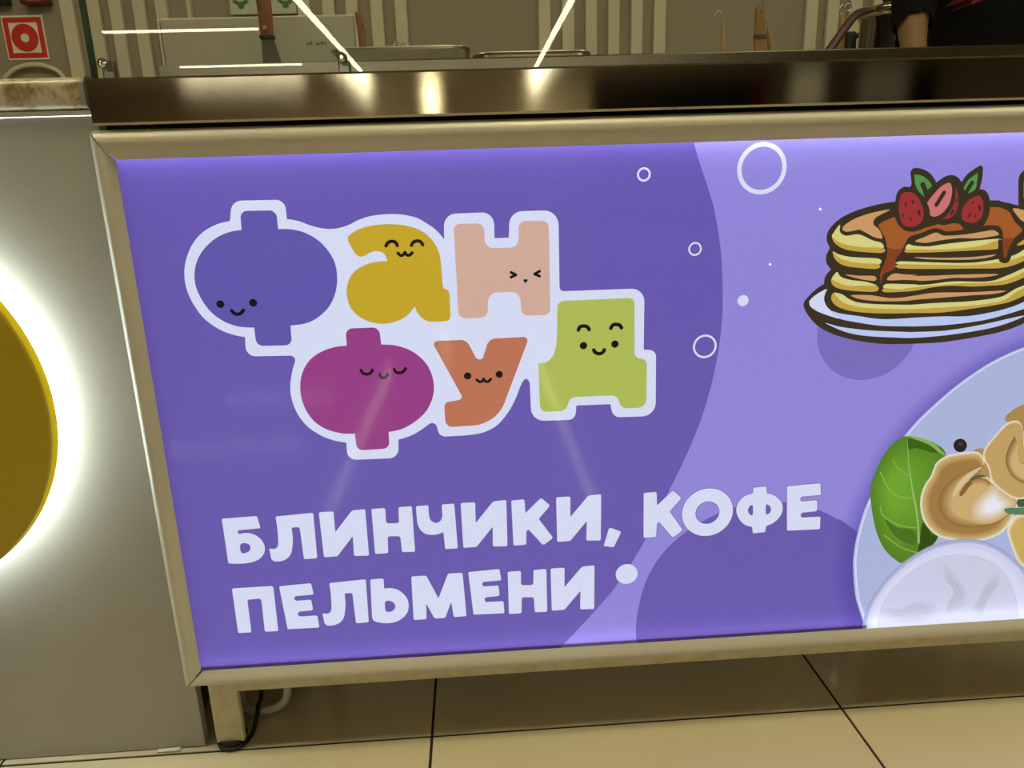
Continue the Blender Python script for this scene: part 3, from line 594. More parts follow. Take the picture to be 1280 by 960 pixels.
('caption_letter#17',(216,221,246),[(-24.3,265.4,1.9),(17.1,267.2,2.4),(19,250.4,2),(-6.8,249.6,3.3),(-6.4,242.6,3.3),(14.8,243.2,2.4),(15.9,227.4,2.7),(-4.7,226.3,3.3),(-4.2,219.2,3.3),(20.6,219.1,2.2),(21.4,200.8,2.2),(-20.2,201.3,2)],[]),
('caption_letter#18',(216,221,246),[(27.8,262.4,2.1),(45.3,262.8,2.4),(44.9,241.3,3.2),(61.4,240.6,3.2),(62.1,262.9,2.4),(79.2,263.3,2.1),(79.1,198.9,2.2),(62.2,199.4,2.2),(61.6,222.2,3.2),(45.3,223.2,3.2),(44.3,199.1,2.2),(27.4,199,2.2)],[]),
('caption_letter#19',(216,221,246),[(84.9,263.6,2.1),(103.5,263.7,2.4),(103,234.6,0.5),(126.8,263.6,5.9),(143.6,264.6,2.1),(143,198.8,2.2),(123.8,199.7,2.2),(124.7,227.9,0.5),(102.5,200.5,3),(85.3,200.1,2.2)],[]),
('caption_comma',(216,221,246),[(163.2,318.6,2.5),(179.3,311.4,2.5),(169.3,289.4,2.8),(155.9,292.1,1.4)],[]),
('caption_letter#21',(216,221,246),('O',293.6,332.3,33.99),[('O',293.6,331.9,16.07)]),
('printed_pancakes',(60,50,34),[(433.8,631.9,0),(418.6,622.8,-1),(407.4,612.4,-1),(402.5,602.8,-1),(409.1,589.7,-1),(423.4,575.1,-1),(445.7,563.5,-1),(476.1,554.6,-1),(506.4,549.4,-1),(536.4,547.9,-1),(566.4,547.6,-1),(591.2,548.5,-1),(635.7,553.8,-1),(665.6,559.6,-1),(688.3,567.8,-1),(703.1,579.4,-1),(708.1,593.3,-1),(700.2,609.6,-1),(684.8,622.1,-1),(668.5,627.7,0),(550.1,597.8,0)],[]),
('printed_pancakes',(60,50,34),[(511.1,722.5,0),(492.9,720.9,-1),(472.7,717.2,-1),(452.7,711.2,-1),(437.4,703.2,-1),(426.9,692,-1),(424.9,681,-1),(429.9,670.4,0),(426.2,662.1,-1),(427,653.1,-1),(433.2,644.8,0),(426.6,635.1,-1),(427.1,623.7,-1),(432,617.7,0),(428.4,607.5,-1),(431.3,598.1,-1),(445.1,589.4,-1),(474.1,583.5,-1),(512.5,580.7,-1),(594.3,579.7,-1),(649.2,584.5,-1),(695.8,596.7,-1),(703.6,608.1,-1),(696.8,620,-1),(698.3,640.6,-1),(691.2,654.6,-1),(692.6,674.8,-1),(685.3,690.7,-1),(665.9,709.1,-1),(636.5,717.9,-1),(622.3,719.7,-1)],[]),
('printed_pancakes',(204,154,102),[(499.5,712.9,-1),(480.3,710.5,-1),(460.2,705,-1),(447.1,697.9,-1),(443.2,692.5,-1),(447.9,689,-1),(457,689.8,-1),(465,690.6,-1),(473.4,686.6,-1),(484.4,681.1,-1),(493.6,679.9,-1),(488.8,689.8,-1),(481.2,696.7,-1),(483.2,704.3,-1)],[]),
('printed_pancakes',(204,154,102),[(652.4,709.2,-1),(668.5,706.3,-1),(685.3,699.6,-1),(679.9,693.9,-1),(668.4,693.2,-1),(660.6,698.7,-1)],[]),
('printed_pancakes',(204,154,102),[(534.9,675,-1),(546,679.3,-1),(559.4,684,-1),(567.6,680.8,-1),(574,679.8,-1),(595.7,680.5,-1),(615.8,682.8,-1),(629.6,684.5,-1),(636.2,682,-1),(638.4,678.3,-1),(613.7,675.4,-1),(590.1,676.3,-1),(568.4,674.8,-1),(551.5,672.4,-1),(542.1,672.8,-1)],[]),
('printed_pancakes',(216,210,132),[(439.8,697.4,-1),(433,688.5,-1),(431.6,683,-1),(442.3,673.8,-1),(465.9,669.1,-1),(494.4,667.2,-1),(493.7,673.9,-1),(481.2,677.9,-1),(464.4,685.2,-1),(448.3,684.4,-1),(440.5,689.3,-1)],[]),
('printed_pancakes',(196,162,72),[(431.6,683,-1),(436.4,675.1,-1),(449.8,667.9,-1),(471,664.3,-1),(496.1,662.4,-1),(495.5,668.1,-1),(470.5,669.9,-1),(451.6,673.2,-1),(439.7,677.6,-1)],[]),
('printed_pancakes',(216,210,132),[(526.3,671.4,-1),(534.8,669.3,-1),(552.1,667.9,-1),(569,669.6,-1),(593.8,671.6,-1),(638.7,673.9,-1),(639.4,671.2,-1),(615.1,665.3,-1),(582.4,663.4,-1),(552.6,663.9,-1),(525.7,664.4,-1)],[]),
('printed_pancakes',(196,162,72),[(525.7,665.2,-1),(552.5,664.3,-1),(582.3,663.7,-1),(615,665.9,-1),(639.7,671.5,-1),(640.7,662.2,-1),(615.7,661.1,-1),(582.7,660.8,-1),(553,660.7,-1),(524.9,661.6,-1)],[]),
('printed_pancakes',(196,162,72),[(662.4,665,-1),(671.8,671.8,-1),(683.7,680.4,-1),(684.9,672.9,-1),(672.7,666.3,-1)],[]),
('printed_pancakes',(204,154,102),[(536.4,655.5,-1),(571.1,653.6,-1),(608.9,653.1,-1),(638.6,655,-1),(625,651,-1),(596.7,650.2,-1),(554,652.4,-1)],[]),
('printed_pancakes',(216,210,132),[(434.2,666.3,-1),(441,662.7,-1),(457.6,658.7,-1),(492.2,655.2,-1),(491.9,648.4,-1),(467.6,651.1,-1),(446.2,655.8,-1),(436,661.7,-1)],[]),
('printed_pancakes',(196,162,72),[(434.3,664.7,-1),(438.1,656.1,-1),(449.2,648.9,-1),(468.2,645.3,-1),(491.1,643.3,-1),(492.4,648.9,-1),(467.6,651.1,-1),(446.2,656.4,-1)],[]),
('printed_pancakes',(216,210,132),[(517.8,651.2,-1),(554.4,648.8,-1),(597.2,646.3,-1),(625.6,647.2,-1),(659.6,652.7,-1),(673.7,659.8,-1),(685.6,668.3,-1),(686.9,660.8,-1),(675,651.8,-1),(649.6,645.2,-1),(610.3,643,-1),(562.7,644.8,-1),(517.8,647.1,-1)],[]),
('printed_pancakes',(196,162,72),[(517.7,647.6,-1),(562.7,645.3,-1),(610.2,643.5,-1),(649.5,645.8,-1),(674.9,652.5,-1),(686.9,660.8,-1),(687.6,656.2,-1),(675.9,646,-1),(650.6,638.6,-1),(610.9,639.1,-1),(563.3,640.4,-1),(517.9,642.9,-1)],[]),
('printed_pancakes',(204,154,102),[(452.1,637.8,-1),(468.2,635.9,-1),(488.8,634.4,-1),(489.4,628.7,-1),(471.6,631.5,-1),(459.6,634.8,-1)],[]),
('printed_pancakes',(204,154,102),[(512,636.5,-1),(526.8,635.1,-1),(541.6,633.7,-1),(535.9,632.9,-1),(565.4,632.2,-1),(594.9,632.2,-1),(644,631,-1),(632.5,628.2,-1),(610.3,627.6,-1),(588,628.4,-1),(566.1,626.7,-1),(548.4,626.4,-1),(542.4,627.2,-1),(527.6,628.4,-1),(505.2,629.2,-1)],[]),
('printed_pancakes',(216,210,132),[(441.6,641.5,-1),(437.5,637.8,-1),(435.1,632.2,-1),(438.4,627.9,-1),(454.8,623.7,-1),(490,622.7,-1),(489.8,624.3,-1),(477.7,628.2,-1),(461.5,630.5,-1),(449.5,633.8,-1),(444.1,637.6,-1)],[]),
('printed_pancakes',(196,162,72),[(434.6,632.5,-1),(437.1,625.8,-1),(444.8,621.2,-1),(462.7,617.6,-1),(492.2,615.6,-1),(492.4,622.6,-1),(469.5,622.4,-1),(451.7,625.2,-1),(441.2,629.5,-1)],[]),
('printed_pancakes',(216,210,132),[(503.9,624.2,-1),(528.1,623.2,-1),(543,622.2,-1),(543.1,621.6,-1),(559.3,621.7,-1),(588.6,624.1,-1),(633.4,622.4,-1),(654.9,628,-1),(677.3,637.2,-1),(682.8,639.8,-1),(684,632.6,-1),(658.5,624,-1),(633.6,620.7,-1),(599.3,621.1,-1),(574.3,620,-1),(537.6,618,-1),(521.5,617.2,-1),(502.7,618.8,-1)],[]),
('printed_pancakes',(196,162,72),[(502.5,619.2,-1),(521.4,617.3,-1),(537.5,618.5,-1),(574.2,620.4,-1),(600.8,621.2,-1),(641,621.1,-1),(662.7,625.6,-1),(678,632.6,-1),(683.6,634.8,-1),(684.7,628.3,-1),(659.3,618.5,-1),(634.1,617,-1),(611.8,617,-1),(586.3,618.9,-1),(564.2,617.9,-1),(543.9,614.8,-1),(529.2,614,-1),(502.9,614.3,-1)],[]),
('printed_pancakes',(204,154,102),[(461.7,612.1,-1),(485.3,611.3,-1),(507.8,607.2,-1),(522.6,606.6,-1),(535.8,607.8,-1),(546,609,-1),(568,611,-1),(612.8,609.9,-1),(656.8,610.1,-1),(643.1,606.6,-1),(613.3,605.9,-1),(576.3,604.5,-1),(546.7,603.5,-1),(530.5,602.4,-1),(500.8,603.2,-1),(474,606.7,-1)],[]),
('printed_pancakes',(216,210,132),[(439.4,616,-1),(449.8,613.9,-1),(459.2,607.7,-1),(471.4,602.9,-1),(493.8,599.9,-1),(531,597.6,-1),(542.9,597.4,-1),(569.6,598.2,-1),(614.3,598.6,-1),(651.3,602.2,-1),(665.3,608.9,-1),(672.2,612.6,-1),(686.5,616.7,-1),(687.5,610.9,-1),(659.3,598.6,-1),(637.4,594.4,-1),(600.2,592.1,-1),(540.7,591.4,-1),(531.7,591.8,-1),(494.4,593.7,-1),(469,597.4,-1),(452.3,603,-1),(442.9,610,-1)],[]),
('printed_pancakes',(196,162,72),[(438.7,615.7,-1),(436.5,610.1,-1),(439.8,603.5,-1),(448.4,597.4,-1),(465,592.3,-1),(495,588.5,-1),(532.2,586.9,-1),(541.2,586.9,-1),(578.6,585.9,-1),(615.7,589,-1),(645.2,592.2,-1),(667.2,596.4,-1),(688.2,606.5,-1),(686.9,614.5,-1),(670.1,606.5,-1),(659.3,598.9,-1),(637.4,594.7,-1),(600.2,592.6,-1),(540.6,591.8,-1),(531.7,592.2,-1),(494.4,594.3,-1),(468.9,598,-1),(452.2,603.7,-1),(444.3,610.2,-1)],[]),
('printed_pancakes',(212,216,246),[(430.2,621.1,-1),(419,615.8,-1),(410.8,609,-1),(409.6,604.7,-1),(413,598.8,-1),(425.3,591.8,-1),(443.5,585.2,-1),(448.8,584,-1),(440.8,591.6,-1),(432,599.5,-1),(427.9,608.3,-1),(428.5,615.4,-1)],[]),
('printed_pancakes',(190,202,246),[(439.2,593.1,-1),(448.8,584,-1),(470.8,578.3,-1),(504,572.4,-1),(540.1,570.2,-1),(547.6,569.8,-1),(588.2,569.9,-1),(632.9,573.6,-1),(662.2,579.8,-1),(685.4,586.2,-1),(696.6,591.6,-1),(695.2,600.4,-1),(684,595,-1),(668.3,589.1,-1),(646.4,584.1,-1),(613.9,580,-1),(579.2,581,-1),(546.3,580.9,-1),(533,580.5,-1),(503.2,580.8,-1),(473,585.9,-1),(450.5,590,-1)],[]),
('printed_pancakes',(190,202,246),[(432,579,-1),(452,573.2,-1),(489.7,567.2,-1),(534.9,563.4,-1),(548.5,562.7,-1),(589.1,562.9,-1),(633.6,568.4,-1),(686.7,577.6,-1),(664,567.9,-1),(634.6,561.7,-1),(589.8,556.9,-1),(549.4,555.2,-1),(520.6,556.9,-1),(482.9,560.8,-1),(457,567.1,-1)],[]),
('printed_pancakes',(60,50,34),[(639.1,673,0),(642.8,650.3,-1),(648.1,644.7,-1),(655.3,644.5,-1),(658.5,649.7,-1),(659.6,657.7,-1),(664.6,666.1,-1),(667.7,672,0)],[]),
('printed_pancakes',(136,66,36),[(645.1,675,-1),(646.5,663.8,-1),(649.6,651.6,-1),(651.5,649.7,-1),(652.7,652.2,-1),(653.9,659,-1),(655.9,666.4,-1),(658.7,674.5,-1)],[]),
('printed_pancakes',(164,92,44),[(487,695.7,0),(494.2,699.9,-1),(506.1,704.2,0),(516.6,692.1,0),(531.3,685.7,0),(546.2,690.4,0),(565.8,694.8,0),(584.1,697.4,0),(594.1,686.8,0),(584.2,685.4,-1),(573.3,685.1,-1),(566,687.5,-1),(559.6,689.2,-1),(551.2,688,-1),(542.3,684.6,-1),(527.3,680.3,-1),(524,674.9,-1),(520.3,666.1,0),(511.8,666,-1),(500.7,668.3,0),(497.2,679.6,-1),(489.9,690.1,-1)],[]),
('printed_pancakes',(136,66,36),[(501,668.3,0),(511.8,666,-1),(520.4,666.8,0),(519.2,662.4,-1),(513.8,655.1,-1),(512.7,643.1,-1),(508.3,640.2,-1),(510.1,640.4,0),(500.9,637.5,-1),(498.2,631.2,-1),(497.7,624.8,-1),(495.7,631.3,-1),(495.9,639.8,-1),(499.1,648.1,-1),(501.7,657.9,-1),(501.4,664.2,-1)],[]),
('printed_pancakes',(164,92,44),[(622.5,712,0),(636.7,710.6,-1),(648.4,704.9,-1),(656.4,693.9,-1),(666.4,685.2,-1),(667,681,-1),(658.8,674.1,0),(645.2,674.6,0),(642.6,683.3,-1),(636.7,689.1,-1),(625.6,690.4,-1),(616.3,689.9,0)],[]),
('printed_pancakes',(60,50,34),[(505.1,715.9,-1),(506.1,731.7,-1),(513,738.6,-1),(522.3,739.7,-1),(519.6,755.4,4.4),(522.6,760.3,4.4),(533.4,758.6,-1),(544.8,752.5,-1),(553,742.6,0),(562,748.7,-1),(571,750.5,-1),(579,747.2,-1),(583.7,742.1,0),(590.6,751.8,-1),(604.4,760.8,2.4),(607.8,758.4,3),(608.7,745.6,-1),(607.3,733.3,0),(614.3,731.4,-1),(620,724.4,-1),(622.9,713.4,-1),(622.6,700.2,-1),(617.2,689.4,-1),(607.9,682.7,-1),(598.3,684.6,-1),(587.8,692.9,-1),(578.3,694.1,-1),(566.1,692.6,-1),(551.5,698.3,-1),(546.1,691.1,-1),(534.3,686.5,-1),(521.8,687.5,-1),(511.7,695.2,-1),(506.2,705.7,-1)],[]),
('printed_pancakes',(158,52,54),[(510.7,711.3,-1),(510.1,722.9,-1),(512.3,730.8,-1),(519.7,732.7,-1),(527.6,730.3,-1),(536.4,720.6,-1),(541.2,708.8,-1),(540.6,698.6,-1),(533.5,693,-1),(524.4,692.2,-1),(516.1,696.6,-1)],[]),
('printed_pancakes',(84,146,76),[(525,752.7,0),(534.4,750.7,-1),(542.6,745.5,-1),(548.3,738.9,0),(542.6,733.4,-1),(540,726.5,0),(531.8,733.7,-1),(527,742.4,-1)],[]),
('printed_pancakes',(60,50,34),('L',[(536.3,741),(539.1,736.3),(543,727.6)],2.82),[]),
('printed_pancakes',(204,116,118),[(544.2,719.6,0),(552.1,730.2,-1),(560.3,738.5,-1),(569.1,741.5,-1),(573,735.3,-1),(573.5,725.2,-1),(571,715.1,-1),(564.3,706.6,-1),(555.5,702.8,-1),(549.9,704.9,0),(547.8,713,-1)],[]),
('printed_pancakes',(60,50,34),('L',[(563.8,730.4),(560.3,724.2),(556.3,716.8)],2.54),[]),
('printed_pancakes',(150,50,62),[(577.3,737.1,0),(581.8,726.3,-1),(583.2,716.2,-1),(580.7,706.1,-1),(574.4,700.4,-1),(566.2,699.5,0),(573.5,707.8,-1),(577.6,717.8,-1),(578.2,727.9,-1)],[]),
('printed_pancakes',(158,52,54),[(588.9,705.8,-1),(590.9,715.9,-1),(599.2,722.9,-1),(607.4,725.5,-1),(612.9,719.5,-1),(615.1,709.3,-1),(614,700.5,-1),(607.8,694.6,-1),(598.5,694.5,-1),(591,698.4,-1)],[]),
('printed_pancakes',(84,146,76),[(587.2,734.5,0),(591.7,744,-1),(602.4,752.1,0),(602.8,741.5,-1),(601.7,732.9,-1),(593.1,728.3,0)],[]),
('printed_pancakes',(60,50,34),('L',[(596.8,740.8),(593.7,735.3),(590.5,728.2)],2.53),[]),
('printed_pancakes',(60,50,34),('L',[(517.8,720.1),(518,718.3),(518.2,716.6)],1.05),[]),
('printed_pancakes',(60,50,34),('L',[(526.1,722.4),(526.7,721.1),(527.2,719.8)],1.19),[]),
('printed_pancakes',(60,50,34),('L',[(535.1,710.2),(535.7,708.3),(536.3,706.4)],1.65),[]),
('printed_pancakes',(60,50,34),('L',[(515.6,707.1),(516.2,705.6),(516.8,704.1)],1.05),[]),
('printed_pancakes',(60,50,34),('L',[(525.7,702.4),(526.4,701),(527.2,699.7)],0.9),[]),
('printed_pancakes',(60,50,34),('L',[(599.8,716.8),(600.9,717.8),(602,718.7)],0.9),[]),
('printed_pancakes',(60,50,34),('L',[(609.5,713.4),(610.2,711.3),(610.8,709.1)],1.51),[]),
('printed_pancakes',(60,50,34),('L',[(599,705.7),(598.7,703.5),(598.5,701.4)],1.06),[]),
('printed_pancakes',(60,50,34),('L',[(606.5,703.3),(606.3,702),(606.2,700.8)],0.76),[]),
('printed_pancakes',(60,50,34),('L',[(577.5,709.8),(576.9,707.6),(576.2,705.5)],1.36),[]),
('printed_pancakes',(60,50,34),('L',[(581,721.7),(580.9,720.3),(580.8,718.9)],0.9),[]),
('printed_cup',(60,50,34),[(651.8,754.1,11.4),(707.5,757.9,11.5),(716.6,705.8,5.9),(659.1,707.7,5.8)],[]),
('printed_cup',(212,216,246),[(660.2,744.7,5.7),(702.1,748.9,5.8),(707.5,717.3,5.8),(664.6,716.9,5.8)],[]),
('printed_dish',(186,192,228),[(528.1,135.9,0),(513.7,172.4,-1),(505.7,196.7,-1),(498.9,238.9,-1),(497.9,261.8,-1),(499.6,285.6,-1),(505.2,318.1,-1),(512.6,343.1,-1),(523.8,372,-1),(538.3,407.1,-1),(559,438.4,-1),(580.1,461.8,-1),(606.6,486.6,-1),(633.4,507.1,-1),(661,523.7,-1),(693.2,536.8,-1),(743.5,551.1,-1),(816.5,556.2,-1),(893.5,544.6,-1),(965.5,513.1,-1),(1036,450.2,-1),(1079.4,369.1,-1),(1092.3,273.6,-1),(1078.4,187.7,-1),(1054.3,137.9,0)],[]),
('printed_dish',(214,220,248),[(530.3,137.3,0),(516,173.5,-1),(508,197.6,-1),(501.3,239.4,-1),(500.3,262.2,-1),(501.9,285.7,-1),(507.5,318,-1),(514.8,342.8,-1),(525.8,371.5,-1),(540.3,406.3,-1),(560.8,437.4,-1),(581.7,460.6,-1),(608,485.2,-1),(634.6,505.6,-1),(662,522,-1),(693.9,535,-1),(743.8,549.3,-1),(816.3,554.3,-1),(892.8,542.8,-1),(964.2,511.5,-1),(1034.1,449.1,-1),(1077.1,368.5,-1),(1089.9,273.9,-1),(1076,188.6,-1),(1052.1,139.3,0)],[]),
('printed_dish',(172,182,222),[(532.2,138.5,0),(518,174.4,-1),(510.1,198.3,-1),(503.4,239.8,-1),(502.3,262.5,-1),(503.9,285.8,-1),(509.5,317.9,-1),(516.7,342.5,-1),(527.7,371,-1),(542,405.6,-1),(562.3,436.5,-1),(583.1,459.5,-1),(609.2,484,-1),(635.6,504.3,-1),(662.8,520.6,-1),(694.6,533.5,-1),(744.1,547.7,-1),(816.2,552.7,-1),(892.1,541.2,-1),(963.1,510.1,-1),(1032.5,448.1,-1),(1075.1,368.1,-1),(1087.7,274.1,-1),(1073.9,189.5,-1),(1050.2,140.6,0)],[]),
('printed_leaf',(84,128,34),[(552.6,425.1,-1),(535.5,415.7,-1),(523.4,397.6,-1),(514.8,372.8,-1),(511.5,351.7,-1),(517,321.1,-1),(526.4,289.8,-1),(539.4,264.5,-1),(555.9,247.6,-1),(569.7,240.4,-1),(586.9,252.5,-1),(602.7,261.7,-1),(613.3,277.8,-1),(614.6,332.8,-1),(609.9,394,-1),(592.3,412.7,-1),(575.3,419.8,-1)],[]),
('printed_leaf',(85,130,34),[(552.1,422,-1),(535.8,413,-1),(524.2,395.7,-1),(516,372,-1),(512.8,351.8,-1),(518.1,322.6,-1),(527.1,292.7,-1),(539.5,268.5,-1),(555.3,252.5,-1),(568.5,245.6,-1),(584.9,257.1,-1),(599.9,265.8,-1),(610.1,281.3,-1),(611.4,333.8,-1),(606.9,392.2,-1),(590.1,410.1,-1),(573.8,416.9,-1)],[]),
('printed_leaf',(87,132,35),[(551.7,418.9,-1),(536.1,410.3,-1),(525,393.8,-1),(517.2,371.2,-1),(514.2,351.9,-1),(519.2,324.1,-1),(527.8,295.6,-1),(539.6,272.6,-1),(554.6,257.3,-1),(567.2,250.7,-1),(582.9,261.7,-1),(597.2,270,-1),(606.9,284.7,-1),(608.2,334.8,-1),(603.9,390.5,-1),(587.9,407.6,-1),(572.4,414.1,-1)],[]),
('printed_leaf',(88,134,36),[(551.2,415.9,-1),(536.4,407.6,-1),(525.9,391.9,-1),(518.4,370.4,-1),(515.5,352,-1),(520.3,325.6,-1),(528.5,298.5,-1),(539.8,276.6,-1),(554,262.1,-1),(566,255.9,-1),(580.8,266.3,-1),(594.5,274.2,-1),(603.7,288.2,-1),(605,335.7,-1),(601,388.7,-1),(585.7,405,-1),(571,411.2,-1)],[]),
('printed_leaf',(90,136,36),[(550.8,412.8,-1),(536.7,405,-1),(526.7,390,-1),(519.6,369.6,-1),(516.9,352.2,-1),(521.5,327,-1),(529.2,301.4,-1),(539.9,280.6,-1),(553.4,266.9,-1),(564.8,261,-1),(578.8,270.9,-1),(591.7,278.4,-1),(600.5,291.6,-1),(601.7,336.7,-1),(598,387,-1),(583.5,402.5,-1),(569.5,408.4,-1)],[]),
('printed_leaf',(92,139,37),[(550.3,409.7,-1),(537,402.3,-1),(527.5,388.1,-1),(520.8,368.7,-1),(518.2,352.3,-1),(522.6,328.5,-1),(529.9,304.2,-1),(540,284.7,-1),(552.8,271.7,-1),(563.5,266.1,-1),(576.8,275.4,-1),(589,282.5,-1),(597.3,295,-1),(598.5,337.6,-1),(595,385.3,-1),(581.4,399.9,-1),(568.1,405.5,-1)],[]),
('printed_leaf',(93,141,38),[(549.9,406.6,-1),(537.3,399.6,-1),(528.3,386.2,-1),(522,367.9,-1),(519.6,352.4,-1),(523.7,330,-1),(530.6,307.1,-1),(540.2,288.7,-1),(552.2,276.5,-1),(562.3,271.2,-1),(574.8,280,-1),(586.3,286.7,-1),(594.1,298.4,-1),(595.3,338.6,-1),(592,383.5,-1),(579.2,397.4,-1),(566.6,402.6,-1)],[]),
('printed_leaf',(95,143,38),[(549.4,403.5,-1),(537.6,396.9,-1),(529.1,384.3,-1),(523.2,367.1,-1),(521,352.5,-1),(524.8,331.4,-1),(531.3,310,-1),(540.3,292.7,-1),(551.6,281.2,-1),(561.1,276.3,-1),(572.8,284.5,-1),(583.6,290.8,-1),(590.9,301.8,-1),(592.1,339.5,-1),(589.1,381.8,-1),(577,394.8,-1),(565.2,399.8,-1)],[]),
('printed_leaf',(97,145,39),[(548.9,400.4,-1),(537.9,394.2,-1),(530,382.4,-1),(524.4,366.3,-1),(522.3,352.6,-1),(525.9,332.9,-1),(532,312.8,-1),(540.4,296.7,-1),(551,286,-1),(559.8,281.4,-1),(570.8,289.1,-1),(580.9,294.9,-1),(587.8,305.2,-1),(588.9,340.4,-1),(586.1,380,-1),(574.8,392.2,-1),(563.7,396.9,-1)],[]),
('printed_leaf',(98,148,40),[(548.5,397.3,-1),(538.2,391.5,-1),(530.8,380.5,-1),(525.7,365.5,-1),(523.7,352.7,-1),(527,334.3,-1),(532.7,315.7,-1),(540.5,300.6,-1),(550.4,290.7,-1),(558.6,286.5,-1),(568.8,293.6,-1),(578.2,299,-1),(584.6,308.6,-1),(585.7,341.4,-1),(583.1,378.3,-1),(572.6,389.7,-1),(562.3,394,-1)],[]),
('printed_leaf',(100,150,41),[(548,394.2,-1),(538.5,388.8,-1),(531.6,378.6,-1),(526.9,364.7,-1),(525,352.8,-1),(528.2,335.8,-1),(533.4,318.5,-1),(540.7,304.6,-1),(549.7,295.4,-1),(557.4,291.5,-1),(566.9,298.1,-1),(575.6,303.1,-1),(581.5,312,-1),(582.5,342.3,-1),(580.1,376.5,-1),(570.4,387.1,-1),(560.8,391.1,-1)],[]),
('printed_leaf',(102,152,41),[(547.6,391,-1),(538.7,386.1,-1),(532.5,376.7,-1),(528.1,363.8,-1),(526.4,352.9,-1),(529.3,337.3,-1),(534.1,321.4,-1),(540.8,308.6,-1),(549.1,300.2,-1),(556.2,296.5,-1),(564.9,302.6,-1),(572.9,307.2,-1),(578.4,315.4,-1),(579.3,343.3,-1),(577.2,374.8,-1),(568.1,384.5,-1),(559.4,388.2,-1)],[]),
('printed_leaf',(103,154,42),[(547.1,387.9,-1),(539,383.4,-1),(533.3,374.8,-1),(529.3,363,-1),(527.7,353,-1),(530.4,338.7,-1),(534.8,324.2,-1),(540.9,312.5,-1),(548.5,304.9,-1),(554.9,301.6,-1),(562.9,307.1,-1),(570.2,311.3,-1),(575.2,318.7,-1),(576.1,344.2,-1),(574.2,373,-1),(565.9,381.9,-1),(557.9,385.3,-1)],[]),
('printed_leaf',(105,157,43),[(546.7,384.8,-1),(539.3,380.7,-1),(534.1,372.9,-1),(530.5,362.2,-1),(529.1,353.2,-1),(531.5,340.2,-1),(535.5,327,-1),(541,316.5,-1),(547.9,309.5,-1),(553.7,306.6,-1),(560.9,311.6,-1),(567.6,315.4,-1),(572.1,322.1,-1),(572.9,345.2,-1),(571.2,371.3,-1),(563.7,379.4,-1),(556.4,382.5,-1)],[]),
('printed_leaf',(107,159,43),[(546.2,381.6,-1),(539.6,378,-1),(535,370.9,-1),(531.7,361.4,-1),(530.4,353.3,-1),(532.6,341.6,-1),(536.2,329.9,-1),(541.1,320.4,-1),(547.3,314.2,-1),(552.5,311.6,-1),(559,316,-1),(564.9,319.4,-1),(569,325.5,-1),(569.7,346.1,-1),(568.2,369.5,-1),(561.5,376.8,-1),(555,379.6,-1)],[]),
('printed_leaf',(108,161,44),[(545.8,378.5,-1),(539.9,375.3,-1),(535.8,369,-1),(532.9,360.6,-1),(531.8,353.4,-1),(533.7,343.1,-1),(536.9,332.7,-1),(541.3,324.4,-1),(546.7,318.9,-1),(551.3,316.5,-1),(557,320.5,-1),(562.3,323.5,-1),(565.9,328.8,-1),(566.5,347.1,-1),(565.2,367.7,-1),(559.3,374.2,-1),(553.5,376.6,-1)],[]),
('printed_leaf',(110,163,45),[(545.3,375.4,-1),(540.2,372.5,-1),(536.6,367.1,-1),(534.1,359.7,-1),(533.2,353.5,-1),(534.8,344.6,-1),(537.6,335.5,-1),(541.4,328.3,-1),(546.1,323.5,-1),(550.1,321.5,-1),(555.1,324.9,-1),(559.6,327.5,-1),(562.8,332.2,-1),(563.4,348,-1),(562.2,366,-1),(557.1,371.6,-1),(552,373.7,-1)],[]),
('printed_leaf',(112,166,46),[(544.8,372.2,-1),(540.5,369.8,-1),(537.5,365.2,-1),(535.3,358.9,-1),(534.5,353.6,-1),(535.9,346,-1),(538.3,338.3,-1),(541.5,332.2,-1),(545.5,328.2,-1),(548.9,326.5,-1),(553.1,329.4,-1),(557,331.6,-1),(559.7,335.5,-1),(560.2,348.9,-1),(559.2,364.2,-1),(554.9,369,-1),(550.6,370.8,-1)],[]),
('printed_leaf',(58,96,24),[(555.4,421.2,-1),(569.5,417.6,-1),(584.4,411,-1),(597.8,400.9,-1),(589.8,400.3,-1),(577,405.1,-1),(564.6,407.9,-1),(558.7,406.1,-1)],[]),
('printed_leaf',(136,178,88),[(552.6,425.1,-1),(571,422.1,-1),(588,415,-1),(599.3,405,-1),(609.9,394,-1),(597.8,401.1,-1),(584.4,411.4,-1),(565.2,419.9,-1)],[]),
('printed_leaf',(44,74,20),[(588.3,272.7,-1),(589.7,299.3,-1),(604.4,281.7,-1),(613.3,277.8,-1),(602.7,261.7,-1),(588.8,254.6,-1)],[]),
('printed_leaf',(72,112,30),[(537,306.8,-1),(554.9,294.7,-1),(578.5,288.9,-1),(584,268.4,-1),(567.9,271.7,-1),(549.6,286.2,-1)],[]),
('printed_leaf',(132,176,74),('L',[(571.9,336.4),(552,339.7),(536.3,352.4),(522.5,376.6)],0.96),[]),
('printed_leaf',(132,176,74),('L',[(582.2,292.6),(556.6,297.9),(533.2,313.6),(527.7,327)],0.87),[]),
('printed_leaf',(132,176,74),('L',[(587.7,254.7),(562.3,265.3),(537.3,284.7)],0.88),[]),
('printed_leaf',(132,176,74),('L',[(562.1,368.1),(545.3,381.7),(538,392.6)],0.73),[]),
('printed_leaf',(146,184,104),[(553.3,424.2,-1),(558,399.9,-1),(562.3,378.7,-1),(569.4,352.7,-1),(578.7,321.9,-1),(584.8,295.1,-1),(588.6,270.4,-1),(585.6,270.6,-1),(582.3,295.3,-1),(575.8,322,-1),(567.6,350.7,-1),(560.7,378.7,-1),(557,400,-1)],[]),
